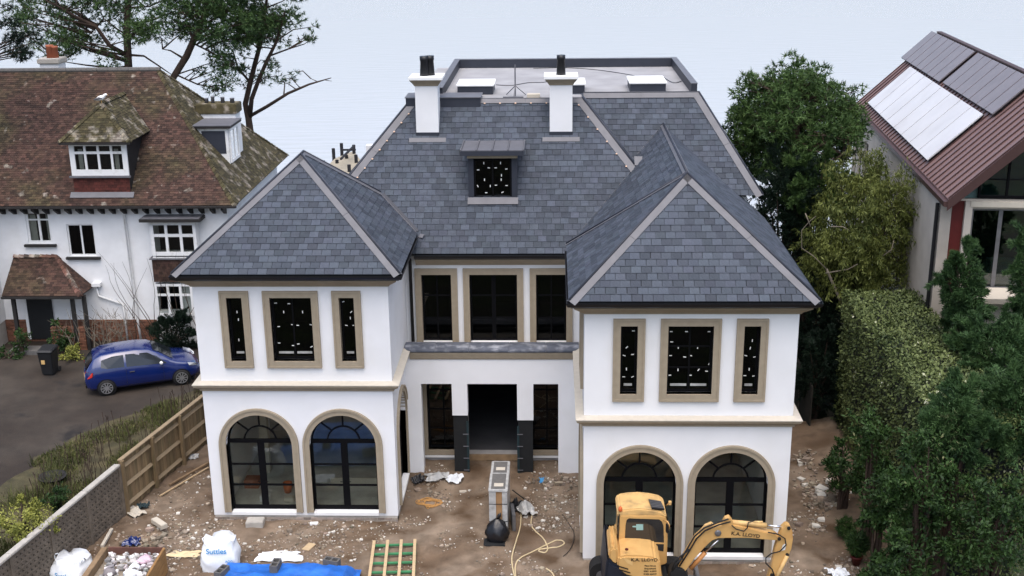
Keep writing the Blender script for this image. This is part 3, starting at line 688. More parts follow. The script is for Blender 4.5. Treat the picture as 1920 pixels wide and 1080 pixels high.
for x0, x1, y0, y1 in ((7.05, 8.25, 8.3, 9.7), (10.6, 11.35, 8.4, 9.8), (12.9, 14.1, 8.6, 10.2)):
    r = B().box((x0, y0, 11.402), (x1, y1, 11.68)).build('rooflight', 'leaddark', HOUSE, bevel=.01); B().box((x0-.04, y0-.04, 11.682), (x1+.04, y1+.04, 11.74)).build('rooflight_cover', 'white', r, bevel=.015)
# chimneys
for cx, pots in ((6.21, ((-.07, 0), (.10, .12))), (10.54, ((0, 0),))):
    w2 = .365; y0, y1 = 6.26, 7.0
    ch = B().box((cx-w2, y0, 10.0), (cx+w2, y1, 12.0)).build('chimney', 'render', HOUSE, bevel=.008)
    B().box((cx-w2-.012, y0-.014, 10.28), (cx+w2+.012, y0-.002, 10.50)).build('chimney_flashing', 'leaddark', ch)
    nmv = Vector((0, -.757, .653)); B().obox((cx, y0-.12, 10.27), (1, 0, 0), (0, .653, .757), nmv, 1.2, .16, .02).build('lead_apron', 'lead', ch)
    q = B(); hw = w2
    for (za, oa, zb, ob_) in ((12.0, .02, 12.06, .05), (12.06, .05, 12.2, .16)):
        v_ = []
        for z, o2 in ((za, oa), (zb, ob_)): v_ += [(cx-hw-o2, y0-o2, z), (cx+hw+o2, y0-o2, z), (cx+hw+o2, y1+o2, z), (cx-hw-o2, y1+o2, z)]
        q.add(v_, [(3, 2, 1, 0), (4, 5, 6, 7), (0, 1, 5, 4), (1, 2, 6, 5), (2, 3, 7, 6), (3, 0, 4, 7)])
    q.build('chimney_corbel', 'stone', ch); B().box((cx-hw-.18, y0-.18, 12.202), (cx+hw+.18, y1+.18, 12.29)).build('chimney_cap', 'white', ch, bevel=.008)
    for dx, dy in pots: B().lathe((cx+dx, (y0+y1)/2+dy-.05, 12.29), [(.16, 0), (.145, .1), (.125, .45), (.14, .5), (.14, .62), (.11, .62)], 20).build('chimney_pot', 'black', ch, True)
# dormer
DX0, DX1, DY = 7.61, 9.15, 4.76
DORM = B().box((DX0-.22, DY-.28, 10.075), (DX1+.22, DY+1.45, 10.22)).build('dormer', 'leaddark', HOUSE)
for xa in (DX0, DX1-.17): B().box((xa, DY, 8.4), (xa+.17, 6.4, 10.073)).build('dormer_cheek', 'leaddark', DORM)
b = B(); b.box((DX0+.17, DY+.02, 9.97), (DX1-.17, 6.3, 10.02)); b.box((DX0+.17, 6.0, 8.4), (DX1-.17, 6.05, 10)); b.build('dormer_lining', 'darkroom', DORM)
rect_window((0, DY, 0), UX, NF, DX0+.17, DX1-.17, 8.66, 9.93, sur=.0, vb=(.5,), marks=rm((.27, .88, 1.57), (.71, .88, 1.57), (.4, .76, -.1), (.58, .76, 0), (.12, .71, 0), (.86, .73, .1), (.73, .57, 1.57), (.28, .46, 1.57), (.72, .46, 1.57), (.1, .3, -1.1), (.43, .3, 1.57), (.58, .32, .1), (.86, .31, 0), (.32, .13, 0), (.75, .14, .4)), glass='glassdark', parent=DORM, depth=.03, name='dormer_window')
b = B().box((DX0-.02, DY-.14, 9.97), (DX1+.02, DY+.0, 10.07)); b.build('dormer_cornice', 'stone', DORM)
r = DORM
for k in range(4):
    xa = DX0-.2+k*.49; B().box((xa+.03, DY-.26, 10.222), (xa+.455, DY+1.4, 10.245)).build('dormer_roof_panel', 'lead', DORM)
b = B()
for k in range(5): b.tube([(DX0-.205+k*.49, DY-.28, 10.25), (DX0-.205+k*.49, DY+1.4, 10.25)], .026, 6)
b.build('lead_roll', 'lead', DORM); B().obox((8.38, DY-.12, 8.60), (1, 0, 0), (0, .653, .757), (0, -.757, .653), 1.6, .24, .02).build('lead_apron', 'lead', DORM)
# things lying on the flat roof
t = thing('aerial_mast', 'grey aerial mast on tripod feet standing on the flat roof', 'mast', (9.02, 7.9, 11.40))
B().tube([(9.02, 7.9, 11.405), (9.02, 7.9, 12.45)], .022, 8).build('mast', 'lead', t)
for a in (0.4, 2.5, 4.6):
    d = Vector((math.cos(a), math.sin(a), 0)); B().beam(Vector((9.02, 7.9, 11.75)), Vector((9.02, 7.9, 11.43))+d*.38, .025, .025).build('leg', 'lead', t)
B().box((8.62, 7.55, 11.402), (9.3, 7.62, 11.44)).build('foot_rail', 'lead', t)
tag(B().box((9.42, 7.5, 11.402), (9.85, 7.8, 11.52)).build('roof_box', 'stonepale', bevel=.01), 'small beige box lying beside the aerial mast on the flat roof', 'box')
def wire(name, pxs, z, r, mat, label, cat='cable', smooth=4, group=None):
    P = [onZ(px, py, z+(q[0] if q else 0)) if False else onZ(px, py, z) for px, py, *q in pxs]; out = []
    for i in range(len(P)-1):
        p0, p1, p2, p3 = P[max(i-1, 0)], P[i], P[i+1], P[min(i+2, len(P)-1)]
        for k in range(smooth):
            t_ = k/smooth; out.append(.5*((2*p1)+(p2-p0)*t_+(2*p0-5*p1+4*p2-p3)*t_*t_+(3*p1-p0-3*p2+p3)*t_**3))
    out.append(P[-1]); return out
tag(B().tube(wire('', [(1000, 128), (1060, 127), (1110, 130), (1150, 135), (1185, 141), (1215, 149), (1240, 152), (1228, 146), (1240, 143), (1262, 155), (1278, 152)], 11.42, 0, '', ''), .012, 5).build('cable', 'black'), 'black cable snaking across the flat roof past the rooflights', 'cable')
tag(B().tube(wire('', [(930, 159), (960, 160), (990, 155), (1020, 154), (1040, 150)], 11.42, 0, '', ''), .012, 5).build('cable', 'black'), 'short black cable on the flat roof behind the aerial mast', 'cable')
# ================================================================== OLD HOUSE NEXT DOOR (left)
NB = thing('neighbour_house', 'old white roughcast house with mossy red-brown tiled roof beside the drive', 'house', (-8, 16, DZ))
EY, EZ, RY, RZ = 13.45, 6.32, 18.35, 11.05; EXR = -2.3; RXR = -6.45; WL = -20.
wl = B(); NW = [('rect', -11.05, -10.05, 4.62, 5.95), ('rect', -9.42, -8.30, 4.08, 5.42), ('rect', -5.75, -4.05, 4.25, 5.55), ('rect', -6.0, -5.0, 1.7, 2.95)]
wall_face(wl, (0, 14, 0), UX, NF, WL, -2.8, 1.35, 6.3, [(k, a, b_, c, d) for k, a, b_, c, d in NW], .3)
wl.box((-3.1, 14.302, 1.35), (-2.8, 23, 6.3)); wl.box((WL, 22.7, DZ), (-3.102, 23, 6.3)); wl.build('wall', 'roughcast', NB)
bk = B(); rowz = DZ-.02; rI = 0
while rowz < 1.33:
    x = -13+(rI % 2)*.11
    while x < -2.85: bk.box((x+.004, 13.955-random.uniform(0, .008), rowz), (x+.218, 14.25, rowz+.064)); x += .225
    rowz += .075; rI += 1
bk.build('plinth_bricks', 'brick', NB, kind='stuff')
B().box((WL, 13.975, DZ-.2), (-2.82, 14.28, 1.348)).build('plinth', 'concrete', NB)
B().box((WL, 17, DZ), (-3.2, 17.1, 6.2)).build('interior_wall', 'darkroom', NB); B().box((WL, 14.32, 3.3), (-3.2, 17, 3.4)).build('interior_floor', 'darkroom', NB); B().box((WL, 14.32, 6.2), (-3.2, 17, 6.28)).build('interior_ceiling', 'darkroom', NB)
rect_window((0, 14, 0), UX, NF, -11.05, -10.05, 4.62, 5.95, sur=0, vb=((.52, .09),), hb=(.74,), fmat='whitegloss', fr=.09, depth=.04, bar=.06, parent=NB)
rect_window((0, 14, 0), UX, NF, -9.42, -8.30, 4.08, 5.42, sur=0, vb=((.5, .07),), fmat='whitegloss', fr=.06, depth=.06, parent=NB, glass='glassdark')
for a, e, z in ((-11.2, -9.9, 4.6), (-9.55, -8.15, 4.06)): B().box((a, 13.86, z-.1), (e, 14.0-.003, z)).build('window_sill', 'oldblack', NB)
for a, e in ((-10.98, -10.7), (-10.28, -10.12)): B().box((a, 14.16, 4.7), (e, 14.18, 5.8)).build('curtain', 'plaster', NB)
# bay window of two storeys
bx_ = lambda a, b_: B().box(a, b_)
rect_window((0, 13.55, 0), UX, NF, -5.85, -4.0, 4.22, 5.62, sur=0, vb=((.345, .11), (.66, .11)), hb=(.60,), fmat='whitegloss', fr=.13, depth=.0, bar=.12, parent=NB, name='bay_window')
b = B(); b.box((-5.85, 13.625, 4.15), (-5.73, 13.998, 5.62)); b.box((-4.12, 13.625, 4.15), (-4.0, 13.998, 5.62)); b.box((-5.85, 13.55, 4.12), (-4.0, 13.998, 4.148)); b.build('bay_cheeks', 'whitegloss', NB, kind='stuff')
r = B().box((-6.15, 13.25, 5.68), (-3.7, 13.998, 5.80)).build('bay_roof', 'oldblack', NB); B().box((-6.1, 13.3, 5.802), (-3.75, 13.996, 5.83)).build('bay_roof_sheet', 'lead', r)
r = B().box((-5.9, 13.60, 3.1), (-3.95, 13.998, 4.06)).build('tile_hung_panel', 'tileunder', NB)
t_ = B(); lay([(-5.92, 13.596, 3.1), (-3.93, 13.596, 3.1), (-3.93, 13.596, 4.06), (-5.92, 13.596, 4.06)], .165, .11, .012, t_); t_.build('hung_tiles', 'tile', r, kind='stuff')
B().box((-6.0, 13.5, 4.062), (-3.9, 13.998, 4.11)).build('bay_sill', 'lead', NB)
rect_window((0, 13.62, 0), UX, NF, -5.95, -4.4, 1.62, 3.0, sur=0, vb=((.35, .1), (.68, .1)), hb=(.66,), fmat='whitegloss', fr=.1, depth=0., bar=.09, parent=NB, name='bay_window'); B().box((-6.0, 13.66, DZ), (-4.3, 13.99, 1.6)).build('bay_base', 'roughcast', NB)
# roof
NBP = {'front': [Vector((WL, EY, EZ)), Vector((EXR, EY, EZ)), Vector((RXR, RY, RZ)), Vector((WL, RY, RZ))],
       'right': [Vector((EXR, EY, EZ)), Vector((EXR, 23.3, EZ)), Vector((RXR, RY, RZ))], 'back': [Vector((EXR, 23.3, EZ)), Vector((WL, 23.3, EZ)), Vector((WL, RY, RZ)), Vector((RXR, RY, RZ))]}
b = B()
for p in NBP.values(): b.poly([q-Vector((0, 0, .03)) for q in p])
NROOF = b.build('roof', 'tileunder', NB)
fn = (NBP['front'][1]-NBP['front'][0]).cross(NBP['front'][2]-NBP['front'][0]).normalized()
F0 = NBP['front'][0]
dface = onP(190, 362, F0, fn).y          # plane of the dormer face
dX0, dX1 = onY(138, 340, dface).x, onY(243, 340, dface).x
inside_d = lambda p: dX0+.02 < p.x < dX1-.02 and p.y > dface+.1 and p.z < onY(190, 262, dface).z+.1
t_ = B(); FR = list(NBP['front']); FR[0] = Vector((-13.6, EY, EZ)); FR[3] = Vector((-13.6, RY, RZ))
lay(FR, .17, .11, .014, t_, None, .006, .005, .03, inside_d); t_.build('roof_tiles', 'tile', NROOF, kind='stuff')
t_ = B(); lay(NBP['right'], .17, .11, .014, t_, None, .006, .005, .03); t_.build('roof_tiles', 'tilemoss', NROOF, kind='stuff')
def bonnet(p, q, n_, mat='tilemoss'):
    b = B(); p, q = Vector(p), Vector(q); d = (q-p).normalized(); up = Vector((0, 0, 1)); s = d.cross(up).normalized()
    for k in range(n_):
        c = p.lerp(q, (k+.5)/n_)+up*.03+Vector((random.uniform(-.01, .01), 0, random.uniform(0, .015))); L = (q-p).length/n_
        b.add([c-d*L*.55-s*.12-up*.05, c-d*L*.55+up*.05, c-d*L*.55+s*.12-up*.05, c+d*L*.5-s*.11-up*.07, c+d*L*.5+up*.02, c+d*L*.5+s*.11-up*.07], [(0, 1, 4, 3), (1, 2, 5, 4), (0, 2, 1), (3, 4, 5)])
    return b
bonnet(NBP['front'][1], NBP['front'][2], 46).build('hip_tiles', 'tilemoss', NROOF, kind='stuff'); bonnet(NBP['right'][1], NBP['right'][2], 46).build('hip_tiles', 'tilemoss', NROOF, kind='stuff')
for k in range(17): a = -14+k*.45; B().tube([(a, RY, RZ-.01), (a+.44, RY, RZ-.01)], .11, 8).build('ridge_tile', 'blockgrey', NROOF)
for k in range(23):
    x = -12.8+k*.45
    B().prism([(x, 13.98, 6.28), (x, 13.98, 5.86), (x, 13.86, 5.88), (x, 13.48, 6.12), (x, 13.48, 6.28)], (.10, 0, 0)).build('rafter_foot', 'oldblack', NB)
B().box((-13.5, EY-.10, EZ-.10), (EXR+.05, EY+.03, EZ-.02)).build('gutter', 'oldblack', NB); B().box((-13.5, EY+.04, EZ-.06), (EXR, 14, EZ-.035)).build('soffit', 'oldblack', NB)
b = B().tube([(-7.0, EY, 6.2), (-6.95, 13.9, 6.0), (-6.9, 13.93, 1.2), (-6.85, 13.93, DZ)], .05, 8); b.build('downpipe', 'whitegloss', NB, True)
b = B().tube([onY(180, 535, 13.93), onY(185, 555, 13.93), onY(230, 570, 13.93), onY(240, 640, 13.93)], .045, 8); b.build('downpipe', 'whitegloss', NB, True); 
c = onY(182, 533, 13.85); B().box((c.x-.2, 13.75, c.z-.08), (c.x+.15, 13.995, c.z+.06)).build('rain_hopper', 'whitegloss', NB)
# hipped dormer in the front slope
zt, zw0, zap = onY(190, 264, dface).z, onY(190, 329, dface).z, onY(190, 362, dface).z
d0 = B().box((dX0, dface, zap-.15), (dX1, dface+.12, zw0)).build('dormer', 'tileunder', NB)
t_ = B(); lay([(dX0, dface-.003, zap-.1), (dX1, dface-.003, zap-.1), (dX1, dface-.003, zw0), (dX0, dface-.003, zw0)], .165, .11, .012, t_); t_.build('hung_tiles', 'tilered', d0, kind='stuff')
for xa in (dX0, dX1-.1): B().box((xa, dface+.125, zap-.4), (xa+.1, dface+2.2, zt)).build('dormer_cheek', 'oldblack', d0)
rect_window((0, dface, 0), UX, NF, dX0-.02, dX1+.02, zw0, zt, sur=0, vb=((.27, .09), (.5, .09), (.73, .09)), hb=(.66,), fmat='whitegloss', fr=.2, depth=-.03, bar=.10, parent=d0, name='dormer_window')
b = B(); b.box((dX0+.1, dface+1.0, zap), (dX1-.1, dface+1.05, zt)); b.build('dormer_lining', 'darkroom', d0)
for a in (.12, .76): x = dX0+(dX1-dX0)*a; B().box((x, dface+.12, zw0+.1), (x+.17, dface+.14, zt-.35)).build('curtain', 'plaster', d0)
B().box((dX0-.1, dface-.14, zw0-.07), (dX1+.1, dface-.04, zw0-.002)).build('dormer_sill', 'lead', d0); B().obox(Vector(((dX0+dX1)/2, dface-.10, zap-.06)), UX, fn.cross(UX), fn, dX1-dX0+.3, .26, .05).build('dormer_apron', 'lead', d0)
ov = .28; hw = (dX1-dX0)/2+ov; cx = (dX0+dX1)/2; apx = Vector((cx, dface-ov+hw*.9, zt+hw*.95))
bk_ = onP(190, 188, F0, fn)
q0, q1 = Vector((cx-hw, dface-ov, zt)), Vector((cx+hw, dface-ov, zt)); yb = dface+2.6; q2, q3 = Vector((cx+hw, yb, zt)), Vector((cx-hw, yb, zt)); apb = Vector((cx, yb+1, apx.z))
b = B(); dn = Vector((0, 0, .02))
for p in ([q0, q1, apx], [q1, q2, apb, apx], [q3, q0, apx, apb]): b.poly([v-dn for v in p])
b.build('dormer_roof', 'tileunder', d0)
t_ = B()
for p in ([q0, q1, apx], [q1, q2, apb, apx], [q3, q0, apx, apb]): lay(p, .17, .11, .014, t_, None, .006, .005, .03)
t_.build('dormer_tiles', 'tilemoss', d0, kind='stuff'); bonnet(q0, apx, 14).build('hip_tiles', 'tilemoss', d0, kind='stuff'); bonnet(q1, apx, 14).build('hip_tiles', 'tilemoss', d0, kind='stuff'); bonnet(apx, apb, 12).build('hip_tiles', 'tilemoss', d0, kind='stuff')
B().box((cx-hw, dface-ov-.05, zt-.1), (cx+hw, dface-ov+.03, zt-.02)).build('dormer_gutter', 'oldblack', d0)
# small flat-roofed dormer in the right slope
rn = (NBP['right'][1]-NBP['right'][0]).cross(NBP['right'][2]-NBP['right'][0]).normalized()
p = onP(432, 308, NBP['right'][0], rn); sx, sy, sz = p.x, p.y, p.z
ht = onY(428, 240, sy).z
b = B().box((sx-2.2, sy, sz-.1), (sx, sy+1.5, ht)); sd0 = b.build('side_dormer', 'whitegloss', NB)
B().box((sx-1.1, sy-.012, sz+.45), (sx-.12, sy-.002, ht-.12)).build('lead_cheek', 'leaddark', sd0)
rect_window((sx+.004, sy, 0), (0, 1, 0), (1, 0, 0), .08, 1.42, sz+.05, ht-.05, sur=0, vb=(.5,), fmat='whitegloss', fr=.1, depth=-.07, parent=sd0, name='dormer_window')
b = B().box((sx-2.3, sy-.16, ht), (sx+.16, sy+1.7, ht+.1)); rr_ = b.build('dormer_roof', 'oldblack', sd0); B().box((sx-2.3, sy-.18, ht+.102), (sx+.18, sy+1.72, ht+.13)).build('dormer_roof_sheet', 'lead', rr_)
# chimneys
def stack(pxl, pxr, ptop, pbot, Y, dep, mat, cap, pots, potmat):
    a, b_ = onY(pxl, ptop, Y), onY(pxr, ptop, Y); zb = onY(pxl, pbot, Y).z-1.8
    c = B().box((a.x, Y, zb), (b_.x, Y+dep, a.z)).build('chimney', mat, NB)
    h = cap; B().box((a.x-.08, Y-.08, a.z+.002), (b_.x+.08, Y+dep+.08, a.z+h)).build('chimney_cap', 'tilemoss' if h > .3 else 'concrete', c, bevel=.03)
    for f_, r_, hh in pots: B().lathe((a.x+(b_.x-a.x)*f_, Y+dep/2, a.z+h), [(r_, 0), (r_*.9, hh*.8), (r_*1.05, hh*.85), (r_, hh), (r_*.7, hh)], 12).build('chimney_pot', potmat, c, True)
stack(372, 441, 214, 238, onP(405, 246, NBP['right'][0], rn).y, .8, 'roughcast', .42, ((.18, .09, .2), (.35, .08, .28), (.62, .09, .24), (.88, .1, .2)), 'lead')
stack(74, 109, 120, 132, 19.6, .8, 'roughcast', .22, ((.45, .17, .55), (.7, .15, .5)), 'terracotta')
# porch
wz = onY(28, 480, 14).z; ez = 2.80
pa, pb = onZ(6, 553, ez), onZ(148, 557, ez); py_ = (pa.y+pb.y)/2; pw = onY(175, 536, 14)
P0 = [Vector((pa.x, py_, ez)), Vector((pb.x, py_, ez)), Vector((onY(107, 481, 13.98).x, 13.98, wz)), Vector((onY(26, 480, 13.98).x, 13.98, wz))]
PR_ = [Vector((pb.x, py_, ez)), Vector((pw.x, 13.98, ez)), P0[2]]; PL_ = [Vector((pa.x-.3, 13.98, ez)), P0[0], P0[3]]
b = B()
for p in (P0, PR_, PL_): b.poly([v-Vector((0, 0, .03)) for v in p])
PRF = b.build('porch_roof', 'tileunder', NB); t_ = B(); lay(P0, .165, .105, .014, t_, None, .006, .005, .03); lay(PR_, .165, .105, .014, t_, None, .006, .005, .03)
t_.build('porch_tiles', 'tile', PRF, kind='stuff'); bonnet(P0[1], P0[2], 12).build('hip_tiles', 'tilelight', PRF, kind='stuff'); bonnet(P0[3], P0[2], 8).build('ridge_tiles', 'tilelight', PRF, kind='stuff')
B().box((pa.x-.02, py_-.06, ez-.12), (pb.x+.04, py_+.04, ez-.03)).build('porch_gutter', 'oldblack', NB)
for px in (30, 140, 162):
    x = onY(px, 600, py_+.25).x; B().box((x-.07, py_+.2, DZ), (x+.07, py_+.34, ez-.05)).build('porch_post', 'oldblack', NB)
xd0, xd1 = onY(60, 640, 13.9).x, onY(106, 640, 13.9).x
B().box((xd0, 13.90, DZ+.12), (xd1, 13.95, 2.62)).build('front_door', 'blackmatt', NB); B().box((xd0-.12, 13.88, DZ+.12), (xd0-.002, 13.95, 2.66)).build('door_frame', 'whitegloss', NB)
b = B().box((xd0-.3, py_-.35, DZ-.05), (xd1+.3, py_+.3, DZ+.17)); b.build('door_step', 'blockgrey', NB, bevel=.02)
for a, e in ((pa.x+.2, xd0-.25), (xd1+.25, pb.x-.1)):
    bk = B(); rz = DZ; k = 0
    while rz < DZ+.95:
        x = a-(k % 2)*.11
        while x < e: bk.box((max(a, x)+.004, py_+.24, rz), (min(e, x+.22), py_+.46, rz+.064)); x += .225
        rz += .075; k += 1
    bk.build('porch_wall_bricks', 'brick', NB, kind='stuff')
# projecting wing at the far left
lx = -12.45; ly = 12.6
LZ = 6.95; b = B(); b.box((WL, ly, 1.35), (lx, 13.998, 6.85)); b.build('wing_wall', 'roughcast', NB)
bk = B(); rz = DZ-.02; k = 0
while rz < 1.33:
    x = -15.2-(k % 2)*.11
    while x < lx: bk.box((x+.004, ly-.03, rz), (min(lx, x+.22), ly+.2, rz+.064)); x += .225
    rz += .075; k += 1
bk.build('plinth_bricks', 'brick', NB, kind='stuff'); B().box((WL, ly-.01, DZ-.1), (lx-.01, 13.9, 1.348)).build('plinth', 'concrete', NB)
e0, e1 = onZ(36, 322, LZ), onZ(0, 346, LZ); ex = lx+.28
LP = [Vector((ex, 12.1, LZ)), Vector((ex, 17.6, LZ)), Vector((ex-2.6, 17.6, LZ+2.75)), Vector((ex-2.6, 14.5, LZ+2.75))]; LF = [Vector((ex-5.2, 12.1, LZ)), Vector((ex, 12.1, LZ)), LP[3]]
b = B(); b.poly(LP); b.poly(LF); lr = b.build('wing_roof', 'tileunder', NB); t_ = B(); lay(LP, .17, .11, .014, t_, None, .006, .005, .03, lift=.02); lay(LF, .17, .11, .014, t_, None, .006, .005, .03, lift=.02); t_.build('wing_tiles', 'tilemoss', lr, kind='stuff')
B().box((lx-.3, 13.9, 5.5), (lx-.02, 17.3, LZ-.02)).build('wing_cheek', 'oldblack', NB); B().box((ex-.02, 12.1, LZ-.12), (ex+.08, 17.0, LZ-.01)).build('wing_gutter', 'oldblack', NB)
# seagull on the dormer apex
g = apx+Vector((0, -.05, .10)); b = B()
pr = [(-.26, .03, .012), (-.18, .05, .05), (-.06, .09, .095), (.06, .12, .10), (.14, .17, .07), (.18, .22, .058), (.235, .235, .05), (.27, .23, .02)]
b.tube([g+Vector((x, 0, z)) for x, z, r in pr], [r for x, z, r in pr], 10)
gl = b.build('seagull', 'white', None, True); tag(gl, 'white seagull standing on the peak of the old tiled dormer', 'seagull')
b = B(); b.tube([g+Vector((-.30, .02, .035)), g+Vector((-.05, .085, .11)), g+Vector((.08, .08, .10))], [.01, .05, .02], 8); b.tube([g+Vector((-.30, -.02, .035)), g+Vector((-.05, -.085, .11)), g+Vector((.08, -.08, .10))], [.01, .05, .02], 8); b.build('folded_wings', 'lead', gl, True)
b = B(); b.tube([g+Vector((.265, 0, .23)), g+Vector((.32, 0, .215))], [.016, .004], 6); b.build('beak', 'yellow', gl)
for s in (-.03, .03): B().tube([g+Vector((.02, s, .06)), g+Vector((.03, s, -.12))], .008, 5).build('leg', 'yellow', gl)
# ================================================================== FENCES
FT = thing('board_fence', 'new brown close-board timber fence running back beside the left wing', 'fence', (-2.85, .25, -.1))
p0, p1 = Vector((-2.85, .25, 0)), Vector((-1.72, 5.3, 0)); d = (p1-p0).normalized(); s = Vector((d.y, -d.x, 0)); L = (p1-p0).length
bm_ = B().obox((0, 0, 0), d, s, (0, 0, 1), .112, .018, 1.78)
k = 0; x = .06
while x < L:
    o = B().obox(p0+d*x+s*(-.012+.008*(k % 2))+Vector((0, 0, .74)), d, s, (0, 0, 1), .115, .014, 1.8).build('board', 'fence', FT); x += .103; k += 1
for q in (0.02, L/3, 2*L/3, L-.03): B().obox(p0+d*q+s*.10+Vector((0, 0, .72)), d, s, (0, 0, 1), .11, .11, 1.86).build('post', 'fence', FT)
for z in (.12, .76, 1.40):
    for i in range(3):
        a, c = L*i/3+.08, L*(i+1)/3-.06; b = B(); b.prism([p0+d*a+s*.01+Vector((0, 0, z-.04)), p0+d*a+s*.085+Vector((0, 0, z-.04)), p0+d*a+s*.01+Vector((0, 0, z+.045))], d*(c-a)); b.build('rail', 'fencepale', FT)
for i in range(3):
    a, c = L*i/3, L*(i+1)/3-.005; B().obox(p0+d*(a+c)/2+s*.03+Vector((0, 0, 1.66)), d, s, (0, 0, 1), c-a, .14, .035).build('capping', 'fencepale', FT)
LT = thing('lattice_wall', 'weathered brown lattice screen wall with concrete coping along the drive', 'wall', (-3.4, -2.6, -.1))
q0, q1 = Vector((-2.86, .15, 0)), Vector((-4.9, -10.3, 0)); d = (q1-q0).normalized(); s = Vector((-d.y, d.x, 0)); L = (q1-q0).length; np_ = 6; H = 1.52
for i in range(np_+1): B().obox(q0+d*L*i/np_+Vector((0, 0, .66)), d, s, (0, 0, 1), .13, .14, 1.80).build('post', 'lattice', LT)
for i in range(np_):
    a, c = L*i/np_+.065, L*(i+1)/np_-.065; w_ = c-a; pm = B().obox(q0+d*(a+c)/2+Vector((0, 0, .64)), d, s, (0, 0, 1), w_, .03, 1.72).build('panel', 'latticeback', LT)
    B().obox(q0+d*(L*(i+.5)/np_)+Vector((0, 0, H+.035)), d, s, (0, 0, 1), L/np_-.008, .20, .07).build('coping', 'concrete', LT, bevel=.012)
    lt = B(); zlo, zhi = -.18, H-.01; sp = .17
    for sg in (1, -1):
        t0 = -(zhi-zlo) if sg > 0 else 0
        x = t0
        while x < w_+(0 if sg > 0 else (zhi-zlo)):
            # slat from (x,zlo) rising sg
            u0, u1 = (x, x+(zhi-zlo)) if sg > 0 else (x, x-(zhi-zlo)); za, zb = zlo, zhi
            lo, hi = (0, w_)
            def cut(u, z, uu, zz):
                if u < lo: z += (lo-u)*(zz-z)/(uu-u); u = lo
                if u > hi: z += (hi-u)*(zz-z)/(uu-u); u = hi
                return u, z
            if max(u0, u1) > .02 and min(u0, u1) < w_-.02:
                a0, b0 = cut(u0, za, u1, zb); a1, b1 = cut(u1, zb, u0, za)
                if abs(b1-b0) > .06: lt.beam(q0+d*(a+a0)+s*(.022+.004*sg)+Vector((0, 0, b0)), q0+d*(a+a1)+s*(.022+.004*sg)+Vector((0, 0, b1)), .075, .012, up=s)
            x += sp
    for z in np.arange(zlo+.1, zhi, .17): lt.obox(q0+d*(a+c)/2+s*.034+Vector((0, 0, z)), d, s, (0, 0, 1), w_, .01, .045)
    lt.build('lattice', 'lattice', pm, kind='stuff')
